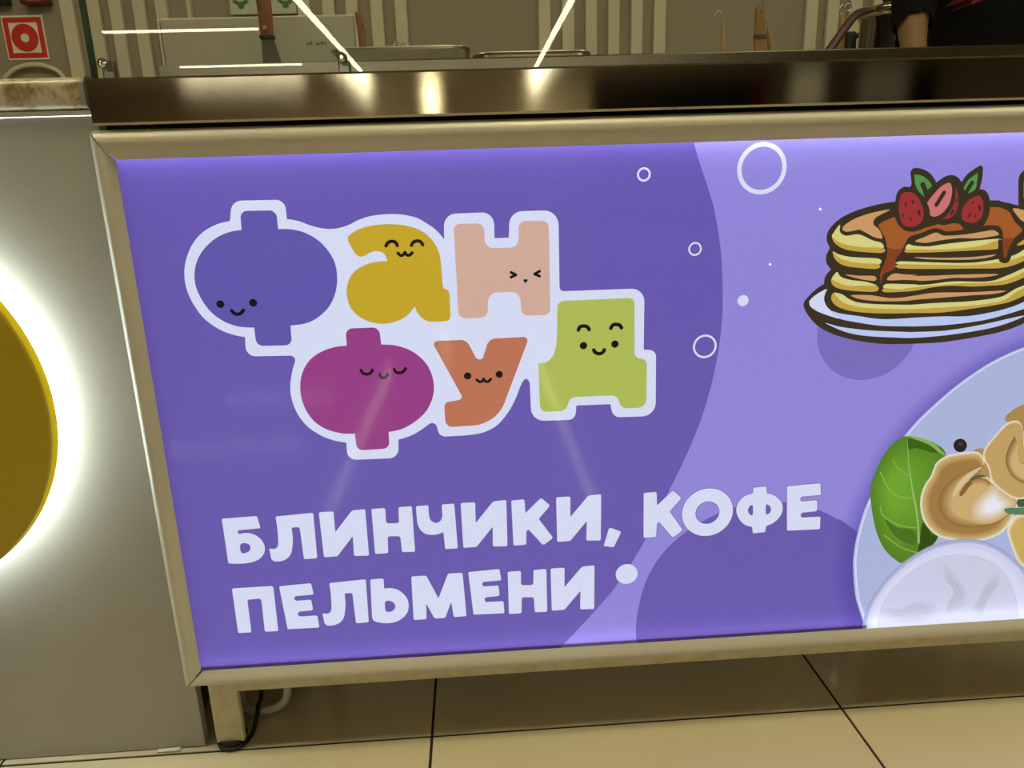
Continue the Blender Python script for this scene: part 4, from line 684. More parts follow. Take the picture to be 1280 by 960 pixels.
('printed_dumpling#0',(176,140,84),[(645.9,398.3,-1),(658.7,401.8,-1),(673.1,387.4,-1),(677.8,355.2,-1),(665,358,-1),(654.5,373.6,-1)],[]),
('printed_dumpling#1',(236,226,212),[(597.7,385.6,-1),(608.8,394,-1),(624.7,397.4,-1),(642.8,398.7,-1),(653.7,396.9,-1),(660.9,389.1,-1),(663.1,379.9,-1),(657,370.2,-1),(650.9,362.7,-1),(660.2,362.6,-1),(673,359.7,-1),(688.4,339.5,-1),(706.5,329.7,-1),(717.6,325.8,-1),(716.6,305,-1),(709.1,285.4,-1),(698,274.9,-1),(677.8,268.3,-1),(652.5,267.3,-1),(630.8,272.3,-1),(613.2,278.5,-1),(596.7,293.3,-1),(586.2,311.6,-1),(581.8,334.7,-1),(585.2,354,-1),(591.9,366.4,-1),(594.7,376.9,-1)],[]),
('printed_dumpling#1',(226,210,185),[(598.6,384.6,-1),(609.5,392.9,-1),(625.1,396.2,-1),(642.9,397.5,-1),(653.6,395.7,-1),(660.7,388.1,-1),(662.8,379.1,-1),(656.9,369.6,-1),(650.8,362.1,-1),(660,362,-1),(672.5,359.2,-1),(687.7,339.3,-1),(705.5,329.7,-1),(716.4,325.9,-1),(715.4,305.4,-1),(708,286.2,-1),(697.1,275.9,-1),(677.2,269.4,-1),(652.4,268.5,-1),(631.1,273.3,-1),(613.8,279.4,-1),(597.6,294,-1),(587.3,311.9,-1),(582.9,334.7,-1),(586.3,353.6,-1),(592.9,365.8,-1),(595.6,376.1,-1)],[]),
('printed_dumpling#1',(216,195,158),[(599.4,383.7,-1),(610.2,391.9,-1),(625.5,395.1,-1),(643,396.4,-1),(653.5,394.6,-1),(660.5,387.1,-1),(662.5,378.2,-1),(656.7,368.9,-1),(650.8,361.6,-1),(659.8,361.5,-1),(672.1,358.7,-1),(687,339.2,-1),(704.5,329.8,-1),(715.1,326,-1),(714.2,305.9,-1),(706.9,287,-1),(696.2,276.9,-1),(676.7,270.5,-1),(652.4,269.6,-1),(631.4,274.4,-1),(614.4,280.4,-1),(598.5,294.6,-1),(588.3,312.3,-1),(584.1,334.6,-1),(587.4,353.2,-1),(593.8,365.2,-1),(596.5,375.3,-1)],[]),
('printed_dumpling#1',(206,179,131),[(600.3,382.8,-1),(610.9,390.8,-1),(625.9,393.9,-1),(643.1,395.2,-1),(653.4,393.5,-1),(660.3,386.1,-1),(662.3,377.4,-1),(656.6,368.2,-1),(650.7,361,-1),(659.5,360.9,-1),(671.7,358.2,-1),(686.3,339,-1),(703.4,329.8,-1),(713.9,326.1,-1),(713,306.3,-1),(705.8,287.8,-1),(695.3,277.9,-1),(676.2,271.6,-1),(652.3,270.7,-1),(631.7,275.4,-1),(615,281.3,-1),(599.4,295.3,-1),(589.4,312.6,-1),(585.2,334.5,-1),(588.5,352.8,-1),(594.8,364.6,-1),(597.5,374.5,-1)],[]),
('printed_dumpling#1',(196,164,104),[(601.2,381.8,-1),(611.5,389.7,-1),(626.3,392.8,-1),(643.2,394,-1),(653.3,392.3,-1),(660,385.1,-1),(662,376.5,-1),(656.4,367.5,-1),(650.7,360.5,-1),(659.3,360.4,-1),(671.2,357.7,-1),(685.6,338.9,-1),(702.4,329.8,-1),(712.7,326.2,-1),(711.8,306.8,-1),(704.8,288.6,-1),(694.4,278.9,-1),(675.7,272.7,-1),(652.2,271.9,-1),(632,276.4,-1),(615.6,282.2,-1),(600.3,296,-1),(590.5,312.9,-1),(586.4,334.5,-1),(589.6,352.4,-1),(595.8,363.9,-1),(598.4,373.7,-1)],[]),
('printed_dumpling#1',(194,161,100),[(602.6,380.2,-1),(612.7,387.8,-1),(627,390.8,-1),(643.3,392,-1),(653.1,390.4,-1),(659.7,383.4,-1),(661.6,375.1,-1),(656.1,366.3,-1),(650.6,359.5,-1),(659,359.5,-1),(670.5,356.9,-1),(684.3,338.6,-1),(700.7,329.8,-1),(710.6,326.3,-1),(709.7,307.6,-1),(702.9,290,-1),(692.9,280.6,-1),(674.7,274.6,-1),(652.1,273.8,-1),(632.5,278.2,-1),(616.7,283.8,-1),(601.9,297.1,-1),(592.4,313.5,-1),(588.4,334.4,-1),(591.5,351.7,-1),(597.5,362.9,-1),(600,372.3,-1)],[]),
('printed_dumpling#1',(188,154,94),[(603.5,379.3,-1),(613.3,386.8,-1),(627.4,389.8,-1),(643.4,390.9,-1),(653,389.3,-1),(659.4,382.4,-1),(661.3,374.3,-1),(656,365.7,-1),(650.6,359,-1),(658.8,358.9,-1),(670.1,356.4,-1),(683.7,338.5,-1),(699.7,329.9,-1),(709.4,326.4,-1),(708.6,308,-1),(701.9,290.8,-1),(692.1,281.5,-1),(674.2,275.7,-1),(652,274.9,-1),(632.8,279.2,-1),(617.3,284.7,-1),(602.7,297.7,-1),(593.4,313.9,-1),(589.5,334.3,-1),(592.5,351.3,-1),(598.4,362.3,-1),(600.8,371.6,-1)],[]),
('printed_dumpling#1',(182,148,89),[(604.3,378.4,-1),(614,385.8,-1),(627.7,388.7,-1),(643.5,389.8,-1),(652.9,388.2,-1),(659.2,381.5,-1),(661.1,373.4,-1),(655.8,365,-1),(650.5,358.5,-1),(658.6,358.4,-1),(669.7,355.9,-1),(683,338.3,-1),(698.7,329.9,-1),(708.3,326.5,-1),(707.4,308.5,-1),(700.8,291.6,-1),(691.2,282.5,-1),(673.7,276.7,-1),(651.9,275.9,-1),(633.1,280.2,-1),(617.9,285.6,-1),(603.6,298.4,-1),(594.4,314.2,-1),(590.6,334.2,-1),(593.5,350.9,-1),(599.3,361.7,-1),(601.7,370.8,-1)],[]),
('printed_dumpling#1',(177,141,84),[(605.1,377.5,-1),(614.6,384.7,-1),(628.1,387.6,-1),(643.6,388.7,-1),(652.9,387.1,-1),(659,380.5,-1),(660.8,372.6,-1),(655.7,364.4,-1),(650.5,358,-1),(658.4,357.9,-1),(669.2,355.4,-1),(682.3,338.2,-1),(697.7,329.9,-1),(707.1,326.6,-1),(706.3,308.9,-1),(699.8,292.3,-1),(690.4,283.4,-1),(673.2,277.8,-1),(651.8,277,-1),(633.4,281.2,-1),(618.5,286.5,-1),(604.4,299,-1),(595.5,314.5,-1),(591.7,334.2,-1),(594.6,350.5,-1),(600.2,361.1,-1),(602.6,370.1,-1)],[]),
('printed_dumpling#1',(171,135,78),[(606,376.6,-1),(615.3,383.7,-1),(628.5,386.5,-1),(643.7,387.6,-1),(652.8,386,-1),(658.8,379.5,-1),(660.6,371.8,-1),(655.5,363.7,-1),(650.4,357.4,-1),(658.2,357.4,-1),(668.8,355,-1),(681.7,338,-1),(696.8,329.9,-1),(706,326.7,-1),(705.1,309.3,-1),(698.8,293.1,-1),(689.5,284.4,-1),(672.7,278.9,-1),(651.8,278.1,-1),(633.7,282.2,-1),(619,287.3,-1),(605.3,299.6,-1),(596.5,314.8,-1),(592.8,334.1,-1),(595.6,350.1,-1),(601.2,360.5,-1),(603.5,369.3,-1)],[]),
('printed_dumpling#1',(165,128,73),[(606.8,375.7,-1),(615.9,382.6,-1),(628.9,385.4,-1),(643.8,386.5,-1),(652.7,385,-1),(658.6,378.6,-1),(660.3,371,-1),(655.4,363.1,-1),(650.4,356.9,-1),(658,356.8,-1),(668.4,354.5,-1),(681,337.9,-1),(695.8,329.9,-1),(704.8,326.7,-1),(704,309.8,-1),(697.8,293.9,-1),(688.7,285.3,-1),(672.2,279.9,-1),(651.7,279.2,-1),(634,283.2,-1),(619.6,288.2,-1),(606.2,300.3,-1),(597.5,315.1,-1),(593.9,334,-1),(596.7,349.8,-1),(602.1,360,-1),(604.4,368.5,-1)],[]),
('printed_dumpling#1',(160,122,68),[(607.6,374.8,-1),(616.6,381.6,-1),(629.3,384.3,-1),(643.8,385.4,-1),(652.6,383.9,-1),(658.4,377.6,-1),(660.1,370.2,-1),(655.3,362.4,-1),(650.3,356.4,-1),(657.8,356.3,-1),(668,354,-1),(680.3,337.8,-1),(694.8,330,-1),(703.6,326.8,-1),(702.8,310.2,-1),(696.7,294.6,-1),(687.8,286.2,-1),(671.7,281,-1),(651.6,280.2,-1),(634.3,284.1,-1),(620.2,289.1,-1),(607,300.9,-1),(598.6,315.5,-1),(595,334,-1),(597.7,349.4,-1),(603,359.4,-1),(605.2,367.8,-1)],[]),
('printed_dumpling#1',(146,108,58),[(663.1,378.4,-1),(638.5,370.6,-1),(621.4,360.1,-1),(610.1,343.9,-1),(607.9,326.7,-1),(615.7,308.3,-1),(632,295,-1),(653.8,288.8,-1),(681.1,288.9,-1),(702.8,299.1,-1),(714.5,311.7,-1),(715.5,325.9,-1),(697.4,334.6,-1),(678.4,350.8,-1),(664.6,360.2,-1),(652.3,359.8,-1),(643,352.4,-1),(644.2,359.2,-1),(653.2,368.3,-1)],[]),
('printed_dumpling#1',(152,115,64),[(662,377.4,-1),(638.7,369.9,-1),(622.5,359.1,-1),(611.9,343.3,-1),(610,326.4,-1),(617.5,308.7,-1),(633.3,296.1,-1),(654.4,290,-1),(681,289.9,-1),(702.2,299.9,-1),(713.7,312,-1),(714.6,325.6,-1),(697,334.1,-1),(678.3,350.1,-1),(664.8,359.2,-1),(652.7,359,-1),(643.3,352,-1),(644.2,358.7,-1),(652.8,368,-1)],[]),
('printed_dumpling#1',(159,122,70),[(660.8,376.4,-1),(638.9,369.1,-1),(623.5,358.1,-1),(613.7,342.8,-1),(612,326,-1),(619.3,309.2,-1),(634.5,297.2,-1),(654.9,291.2,-1),(680.8,291,-1),(701.6,300.7,-1),(712.8,312.3,-1),(713.7,325.3,-1),(696.7,333.7,-1),(678.2,349.4,-1),(664.9,358.3,-1),(653,358.1,-1),(643.6,351.5,-1),(644.3,358.2,-1),(652.4,367.7,-1)],[]),
('printed_dumpling#1',(166,129,77),[(659.7,375.4,-1),(639.1,368.3,-1),(624.5,357.2,-1),(615.5,342.2,-1),(614,325.6,-1),(621.1,309.6,-1),(635.8,298.3,-1),(655.4,292.4,-1),(680.7,292,-1),(701,301.5,-1),(712,312.6,-1),(712.8,325,-1),(696.3,333.2,-1),(678,348.7,-1),(665.1,357.3,-1),(653.4,357.3,-1),(643.9,351.1,-1),(644.4,357.8,-1),(652,367.3,-1)],[]),
('printed_dumpling#1',(172,136,83),[(658.6,374.4,-1),(639.4,367.6,-1),(625.6,356.2,-1),(617.3,341.6,-1),(616.1,325.3,-1),(622.9,310,-1),(637,299.4,-1),(656,293.6,-1),(680.5,293.1,-1),(700.5,302.2,-1),(711.1,312.9,-1),(712,324.7,-1),(695.9,332.8,-1),(677.9,348,-1),(665.2,356.4,-1),(653.7,356.4,-1),(644.2,350.6,-1),(644.4,357.3,-1),(651.5,367,-1)],[]),
('printed_dumpling#1',(179,143,90),[(657.5,373.4,-1),(639.6,366.8,-1),(626.6,355.2,-1),(619.1,341,-1),(618.1,324.9,-1),(624.7,310.5,-1),(638.3,300.5,-1),(656.5,294.8,-1),(680.4,294.1,-1),(699.9,303,-1),(710.2,313.2,-1),(711.1,324.4,-1),(695.5,332.3,-1),(677.8,347.3,-1),(665.3,355.4,-1),(654.1,355.6,-1),(644.5,350.2,-1),(644.5,356.8,-1),(651.1,366.7,-1)],[]),
('printed_dumpling#1',(186,150,96),[(656.4,372.4,-1),(639.8,366,-1),(627.7,354.3,-1),(620.9,340.4,-1),(620.1,324.5,-1),(626.5,310.9,-1),(639.5,301.6,-1),(657,296,-1),(680.2,295.2,-1),(699.3,303.8,-1),(709.4,313.5,-1),(710.2,324,-1),(695.1,331.8,-1),(677.6,346.6,-1),(665.5,354.4,-1),(654.4,354.7,-1),(644.8,349.7,-1),(644.6,356.3,-1),(650.7,366.3,-1)],[]),
('printed_dumpling#1',(192,157,103),[(655.3,371.4,-1),(640,365.2,-1),(628.7,353.3,-1),(622.7,339.9,-1),(622.1,324.2,-1),(628.2,311.3,-1),(640.8,302.7,-1),(657.6,297.2,-1),(680.1,296.2,-1),(698.7,304.6,-1),(708.5,313.8,-1),(709.3,323.7,-1),(694.7,331.4,-1),(677.5,345.9,-1),(665.6,353.5,-1),(654.8,353.8,-1),(645.1,349.3,-1),(644.6,355.8,-1),(650.3,366,-1)],[]),
('printed_dumpling#1',(199,164,109),[(654.2,370.4,-1),(640.2,364.5,-1),(629.7,352.3,-1),(624.5,339.3,-1),(624.2,323.8,-1),(630,311.8,-1),(642,303.8,-1),(658.1,298.4,-1),(679.9,297.3,-1),(698.1,305.3,-1),(707.6,314.1,-1),(708.4,323.4,-1),(694.3,330.9,-1),(677.4,345.1,-1),(665.7,352.5,-1),(655.1,353,-1),(645.4,348.8,-1),(644.7,355.4,-1),(649.9,365.7,-1)],[]),
('printed_dumpling#1',(206,172,116),[(653,369.4,-1),(640.5,363.7,-1),(630.8,351.4,-1),(626.3,338.7,-1),(626.2,323.5,-1),(631.8,312.2,-1),(643.2,304.9,-1),(658.6,299.6,-1),(679.8,298.3,-1),(697.5,306.1,-1),(706.8,314.4,-1),(707.5,323.1,-1),(693.9,330.4,-1),(677.3,344.4,-1),(665.9,351.5,-1),(655.5,352.1,-1),(645.6,348.4,-1),(644.8,354.9,-1),(649.5,365.3,-1)],[]),
('printed_dumpling#1',(134,98,54),[(644.6,356,-1),(637.6,346.7,-1),(635,338.2,-1),(639.1,335.8,-1),(645.9,346.2,-1),(651,354.5,-1)],[]),
('printed_dumpling#1',(216,192,146),[(660.3,376.5,-1),(643,367.8,-1),(630.5,353.5,-1),(626.3,338.7,-1),(628.1,334.2,-1),(633.7,344.7,-1),(642.5,356.1,-1),(653.3,367.3,-1)],[]),
('printed_dumpling#1',(204,168,112),[(683.1,352.2,-1),(664.6,340.1,-1),(651.9,322.2,-1),(651.5,306.2,-1),(663.4,294.6,-1),(686.6,293.2,-1),(705.7,302.9,-1),(716.6,315.8,-1),(714.9,326.5,-1),(700.8,335.3,-1)],[]),
('printed_dumpling#1',(206,173,122),[(683.1,350.5,-1),(665.6,339,-1),(653.5,322,-1),(653.2,306.8,-1),(664.4,295.9,-1),(686.5,294.6,-1),(704.6,303.8,-1),(714.9,315.9,-1),(713.3,326.2,-1),(699.9,334.5,-1)],[]),
('printed_dumpling#1',(208,178,132),[(683.2,348.8,-1),(666.6,337.9,-1),(655.2,321.9,-1),(654.9,307.5,-1),(665.5,297.2,-1),(686.4,295.9,-1),(703.5,304.6,-1),(713.2,316.1,-1),(711.7,325.8,-1),(699.1,333.7,-1)],[]),
('printed_dumpling#1',(210,183,142),[(683.2,347.1,-1),(667.6,336.8,-1),(656.8,321.7,-1),(656.6,308.1,-1),(666.6,298.4,-1),(686.2,297.3,-1),(702.3,305.4,-1),(711.5,316.3,-1),(710.1,325.4,-1),(698.2,332.8,-1)],[]),
('printed_dumpling#1',(213,188,152),[(683.2,345.4,-1),(668.6,335.7,-1),(658.5,321.5,-1),(658.2,308.8,-1),(667.6,299.7,-1),(686.1,298.6,-1),(701.2,306.3,-1),(709.8,316.4,-1),(708.5,325,-1),(697.3,332,-1)],[]),
('printed_dumpling#1',(215,193,162),[(683.3,343.7,-1),(669.6,334.6,-1),(660.1,321.4,-1),(659.9,309.5,-1),(668.7,301,-1),(685.9,299.9,-1),(700.1,307.1,-1),(708.1,316.6,-1),(706.9,324.6,-1),(696.5,331.1,-1)],[]),
('printed_dumpling#1',(217,198,172),[(683.3,342,-1),(670.6,333.6,-1),(661.8,321.2,-1),(661.6,310.1,-1),(669.8,302.2,-1),(685.8,301.3,-1),(698.9,307.9,-1),(706.4,316.8,-1),(705.3,324.2,-1),(695.6,330.3,-1)],[]),
('printed_dumpling#1',(220,203,182),[(683.4,340.2,-1),(671.6,332.5,-1),(663.4,321,-1),(663.3,310.8,-1),(670.8,303.5,-1),(685.6,302.6,-1),(697.8,308.8,-1),(704.7,316.9,-1),(703.7,323.8,-1),(694.7,329.4,-1)],[]),
('printed_dumpling#1',(222,208,192),[(683.4,338.5,-1),(672.5,331.4,-1),(665.1,320.9,-1),(664.9,311.5,-1),(671.9,304.8,-1),(685.5,303.9,-1),(696.7,309.6,-1),(703,317.1,-1),(702.1,323.4,-1),(693.8,328.6,-1)],[]),
('printed_dumpling#1',(224,213,202),[(683.5,336.8,-1),(673.5,330.3,-1),(666.8,320.7,-1),(666.6,312.1,-1),(672.9,306,-1),(685.4,305.3,-1),(695.5,310.4,-1),(701.4,317.3,-1),(700.5,323,-1),(693,327.8,-1)],[]),
('printed_dumpling#1',(227,218,212),[(683.5,335.1,-1),(674.5,329.2,-1),(668.4,320.6,-1),(668.3,312.8,-1),(674,307.3,-1),(685.2,306.6,-1),(694.4,311.3,-1),(699.7,317.4,-1),(698.9,322.6,-1),(692.1,326.9,-1)],[]),
('printed_dumpling#1',(229,223,222),[(683.5,333.4,-1),(675.5,328.1,-1),(670.1,320.4,-1),(670,313.5,-1),(675.1,308.5,-1),(685.1,307.9,-1),(693.3,312.1,-1),(698,317.6,-1),(697.3,322.3,-1),(691.2,326.1,-1)],[]),
('printed_dumpling#1',(231,228,232),[(683.6,331.7,-1),(676.5,327,-1),(671.7,320.2,-1),(671.6,314.1,-1),(676.1,309.8,-1),(684.9,309.3,-1),(692.2,312.9,-1),(696.3,317.8,-1),(695.7,321.9,-1),(690.3,325.2,-1)],[]),
('printed_dumpling#1',(234,234,242),[(683.6,330,-1),(677.5,325.9,-1),(673.4,320.1,-1),(673.3,314.8,-1),(677.2,311,-1),(684.8,310.6,-1),(691,313.8,-1),(694.6,317.9,-1),(694.1,321.5,-1),(689.5,324.4,-1)],[]),
('printed_dumpling#1',(98,88,74),[(642.3,352,-1),(649.9,362.1,-1),(657.7,365.3,-1),(669.5,362.5,-1),(658.4,360.6,-1),(649.6,357.2,-1)],[]),
('printed_dumpling#2',(172,138,76),[(683.6,439.9,-1),(689.8,452.2,-1),(705.2,460.6,-1),(729.9,466.5,-1),(752,455.3,-1),(757.4,424.1,-1),(716.8,422.1,-1)],[]),
('printed_dumpling#2',(236,226,212),[(659.9,396.5,-1),(664.8,408.8,-1),(673.2,420.9,-1),(682.6,432.8,-1),(690.9,438.1,-1),(701.1,438,-1),(707.9,429.4,-1),(711.1,416.8,-1),(716,402,-1),(729.4,420,-1),(751.5,410.6,-1),(768.4,384.4,-1),(770.1,350,-1),(752.3,331.5,-1),(732.1,326.9,-1),(713.1,327.6,-1),(694.7,339.1,-1),(677.9,354.1,-1),(669.9,373.8,-1),(662.8,384.8,-1)],[]),
('printed_dumpling#2',(225,209,184),[(660.8,396.3,-1),(665.7,408.4,-1),(673.9,420.2,-1),(683.2,431.9,-1),(691.3,437.2,-1),(701.3,437.1,-1),(708,428.6,-1),(711.2,416.2,-1),(715.9,401.6,-1),(729.1,419.4,-1),(750.8,410,-1),(767.4,384.3,-1),(769.1,350.5,-1),(751.6,332.3,-1),(731.7,327.9,-1),(713.1,328.5,-1),(695,339.8,-1),(678.5,354.6,-1),(670.7,373.9,-1),(663.6,384.7,-1)],[]),
('printed_dumpling#2',(215,193,156),[(661.7,396,-1),(666.5,407.9,-1),(674.6,419.5,-1),(683.7,431,-1),(691.7,436.2,-1),(701.5,436.1,-1),(708.1,427.8,-1),(711.2,415.6,-1),(715.9,401.2,-1),(728.9,418.7,-1),(750.2,409.5,-1),(766.4,384.3,-1),(768.1,351.1,-1),(750.9,333.2,-1),(731.4,328.9,-1),(713.1,329.5,-1),(695.3,340.6,-1),(679.2,355,-1),(671.4,374,-1),(664.5,384.7,-1)],[]),
('printed_dumpling#2',(204,176,128),[(662.6,395.7,-1),(667.3,407.4,-1),(675.3,418.8,-1),(684.2,430.1,-1),(692.1,435.2,-1),(701.7,435.1,-1),(708.2,426.9,-1),(711.2,415,-1),(715.8,400.9,-1),(728.6,418,-1),(749.5,409,-1),(765.5,384.2,-1),(767.1,351.6,-1),(750.2,334.1,-1),(731.1,329.8,-1),(713.1,330.4,-1),(695.7,341.3,-1),(679.8,355.5,-1),(672.2,374.2,-1),(665.4,384.6,-1)],[]),
('printed_dumpling#2',(194,160,100),[(663.6,395.5,-1),(668.2,406.9,-1),(676,418.1,-1),(684.7,429.2,-1),(692.5,434.2,-1),(701.9,434.1,-1),(708.3,426.1,-1),(711.3,414.3,-1),(715.8,400.5,-1),(728.3,417.3,-1),(748.8,408.5,-1),(764.5,384.1,-1),(766.1,352.2,-1),(749.5,335,-1),(730.7,330.8,-1),(713.1,331.4,-1),(696,342.1,-1),(680.4,356,-1),(672.9,374.3,-1),(666.3,384.5,-1)],[]),
('printed_dumpling#2',(140,102,54),[(699.7,417,-1),(692.8,399,-1),(692.7,382.1,-1),(701.2,364.6,-1),(715.5,352.6,-1),(737.5,345.3,-1),(755.4,350.8,-1),(759,378.5,-1),(741.2,398.5,-1),(722.8,384.7,-1),(715.6,378.3,-1),(706.3,387.7,-1),(701.5,402.7,-1)],[]),
('printed_dumpling#2',(147,109,61),[(700.4,415.5,-1),(693.8,398.1,-1),(693.7,381.8,-1),(701.8,364.8,-1),(715.7,353.3,-1),(736.9,346.2,-1),(754.2,351.5,-1),(757.7,378.3,-1),(740.5,397.6,-1),(722.8,384.3,-1),(715.8,378.1,-1),(706.8,387.2,-1),(702.1,401.7,-1)],[]),
('printed_dumpling#2',(154,118,68),[(701.1,414.1,-1),(694.7,397.2,-1),(694.6,381.4,-1),(702.5,365.1,-1),(715.8,353.9,-1),(736.3,347.1,-1),(753,352.3,-1),(756.4,378.1,-1),(739.8,396.8,-1),(722.7,383.9,-1),(715.9,377.9,-1),(707.2,386.7,-1),(702.8,400.7,-1)],[]),
('printed_dumpling#2',(162,126,76),[(701.8,412.6,-1),(695.6,396.3,-1),(695.5,381.1,-1),(703.1,365.3,-1),(716,354.6,-1),(735.8,348,-1),(751.9,353,-1),(755.2,377.9,-1),(739.1,395.9,-1),(722.6,383.5,-1),(716.1,377.7,-1),(707.7,386.2,-1),(703.4,399.7,-1)],[]),
('printed_dumpling#2',(169,134,83),[(702.5,411.1,-1),(696.5,395.4,-1),(696.5,380.8,-1),(703.8,365.6,-1),(716.2,355.2,-1),(735.2,348.9,-1),(750.7,353.7,-1),(753.9,377.6,-1),(738.5,395,-1),(722.5,383,-1),(716.3,377.5,-1),(708.2,385.6,-1),(704,398.7,-1)],[]),
('printed_dumpling#2',(176,142,90),[(703.2,409.6,-1),(697.5,394.5,-1),(697.4,380.4,-1),(704.4,365.8,-1),(716.4,355.9,-1),(734.7,349.8,-1),(749.5,354.4,-1),(752.6,377.4,-1),(737.8,394.1,-1),(722.5,382.6,-1),(716.4,377.3,-1),(708.7,385.1,-1),(704.7,397.6,-1)],[]),
('printed_dumpling#2',(184,150,98),[(703.8,408.1,-1),(698.4,393.6,-1),(698.3,380.1,-1),(705.1,366.1,-1),(716.5,356.5,-1),(734.1,350.7,-1),(748.4,355.1,-1),(751.3,377.2,-1),(737.1,393.3,-1),(722.4,382.2,-1),(716.6,377.1,-1),(709.2,384.6,-1),(705.3,396.6,-1)],[]),
('printed_dumpling#2',(191,158,105),[(704.5,406.6,-1),(699.3,392.7,-1),(699.2,379.8,-1),(705.7,366.3,-1),(716.7,357.2,-1),(733.5,351.6,-1),(747.2,355.8,-1),(750.1,377,-1),(736.4,392.4,-1),(722.3,381.8,-1),(716.8,376.9,-1),(709.6,384.1,-1),(705.9,395.6,-1)],[]),
('printed_dumpling#2',(198,166,112),[(705.2,405.1,-1),(700.2,391.9,-1),(700.2,379.4,-1),(706.4,366.6,-1),(716.9,357.8,-1),(733,352.5,-1),(746.1,356.5,-1),(748.8,376.8,-1),(735.7,391.5,-1),(722.3,381.4,-1),(717,376.7,-1),(710.1,383.6,-1),(706.6,394.6,-1)],[]),
('printed_dumpling#2',(206,174,120),[(705.9,403.7,-1),(701.2,391,-1),(701.1,379.1,-1),(707,366.8,-1),(717.1,358.5,-1),(732.4,353.4,-1),(744.9,357.2,-1),(747.5,376.6,-1),(735.1,390.6,-1),(722.2,380.9,-1),(717.1,376.4,-1),(710.6,383,-1),(707.2,393.6,-1)],[]),
('printed_dumpling#3',(236,228,208),[(721.2,302.9,-1),(713.2,293,-1),(710.2,280.9,-1),(716.1,264.8,-1),(725.3,246,-1),(737.1,228.1,-1),(763.2,213.7,-1),(792.7,218.7,-1),(797.1,255.2,-1),(775.7,292.6,-1),(746.4,303.2,-1)],[]),
('printed_dumpling#3',(229,216,184),[(722.1,301.7,-1),(714.3,292,-1),(711.4,280.3,-1),(717.1,264.6,-1),(726.1,246.4,-1),(737.6,229,-1),(762.8,215.1,-1),(791.4,220,-1),(795.7,255.4,-1),(775,291.6,-1),(746.6,301.9,-1)],[]),
('printed_dumpling#3',(223,204,161),[(722.9,300.4,-1),(715.5,291,-1),(712.6,279.6,-1),(718.2,264.5,-1),(726.9,246.9,-1),(738,230,-1),(762.5,216.5,-1),(790.1,221.2,-1),(794.4,255.5,-1),(774.3,290.6,-1),(746.7,300.7,-1)],[]),
('printed_dumpling#3',(216,193,138),[(723.8,299.1,-1),(716.6,290.1,-1),(713.9,279,-1),(719.2,264.4,-1),(727.7,247.3,-1),(738.4,231,-1),(762.1,217.9,-1),(788.9,222.5,-1),(793,255.7,-1),(773.5,289.7,-1),(746.9,299.4,-1)],[]),
('printed_dumpling#3',(210,181,115),[(724.7,297.9,-1),(717.7,289.1,-1),(715.1,278.4,-1),(720.3,264.2,-1),(728.5,247.7,-1),(738.9,232,-1),(761.7,219.3,-1),(787.6,223.8,-1),(791.6,255.8,-1),(772.8,288.7,-1),(747,298.1,-1)],[]),
('printed_dumpling#3',(204,170,92),[(725.6,296.6,-1),(718.9,288.1,-1),(716.3,277.8,-1),(721.3,264.1,-1),(729.2,248.2,-1),(739.3,232.9,-1),(761.4,220.7,-1),(786.4,225,-1),(790.2,256,-1),(772.1,287.8,-1),(747.1,296.8,-1)],[]),
('printed_chive#1',(62,92,60),[(717.3,325.2,-1),(723.8,326.5,-1),(757.4,326.4,-1),(759.5,313.5,-1),(727.8,314.2,-1),(719,317,-1)],[]),
('printed_chive#2',(88,128,92),[(700.8,312.1,-1),(704.7,314.5,-1),(730,313.4,-1),(759.7,312.1,-1),(761.6,301,-1),(718.9,303.9,-1),(705.8,306.9,-1)],[]),
('printed_peppercorn',(34,30,32),[(636.1,407.6,-1),(635.5,403,-1),(632.6,399.7,-1),(628.2,398.7,-1),(623.4,400.2,-1),(619.6,403.8,-1),(617.7,408.6,-1),(618.3,413.3,-1),(621.2,416.5,-1),(625.6,417.6,-1),(630.4,416.1,-1),(634.2,412.4,-1)],[]),
('printed_peppercorn',(62,54,58),[(630.8,409.6,-1),(630.1,407.6,-1),(627.9,406.8,-1),(625.5,407.8,-1),(624.2,409.9,-1),(624.9,412,-1),(627.1,412.7,-1),(629.5,411.7,-1)],[]),
('printed_dot#3',(40,34,28),('O',653.2,270.4,1.32),[]),
('printed_bowl',(160,166,206),[(531.6,94.4,-1),(524.5,115.4,-1),(520.9,138.4,-1),(523.8,173.2,-1),(534.6,199.5,-1),(552,225,-1),(576.1,247.5,-1),(605,264.6,-1),(635.1,271.5,-1),(661.7,271,-1),(687.1,264.3,-1),(714.1,248.3,-1),(737.5,227.5,-1),(754.4,207,-1),(770.4,178.8,-1),(780.6,148,-1),(785.2,119.7,-1),(786.3,96.5,-1),(787.4,75.5,-1)],[]),
('printed_bowl',(175,180,216),[(534.5,95.4,-1),(527.6,115.9,-1),(524,138.4,-1),(526.9,172.3,-1),(537.4,198,-1),(554.3,223,-1),(577.9,244.9,-1),(606.1,261.7,-1),(635.5,268.4,-1),(661.5,267.9,-1),(686.3,261.3,-1),(712.7,245.7,-1),(735.6,225.4,-1),(752,205.3,-1),(767.6,177.8,-1),(777.5,147.8,-1),(782,120.1,-1),(783,97.4,-1),(784.1,77,-1)],[]),
('printed_bowl',(190,194,226),[(537.4,96.4,-1),(530.6,116.4,-1),(527.2,138.4,-1),(529.9,171.5,-1),(540.1,196.6,-1),(556.7,220.9,-1),(579.7,242.3,-1),(607.2,258.7,-1),(635.9,265.3,-1),(661.3,264.8,-1),(685.6,258.4,-1),(711.2,243.1,-1),(733.6,223.3,-1),(749.6,203.7,-1),(764.8,176.8,-1),(774.4,147.5,-1),(778.9,120.5,-1),(779.8,98.4,-1),(780.8,78.5,-1)],[]),
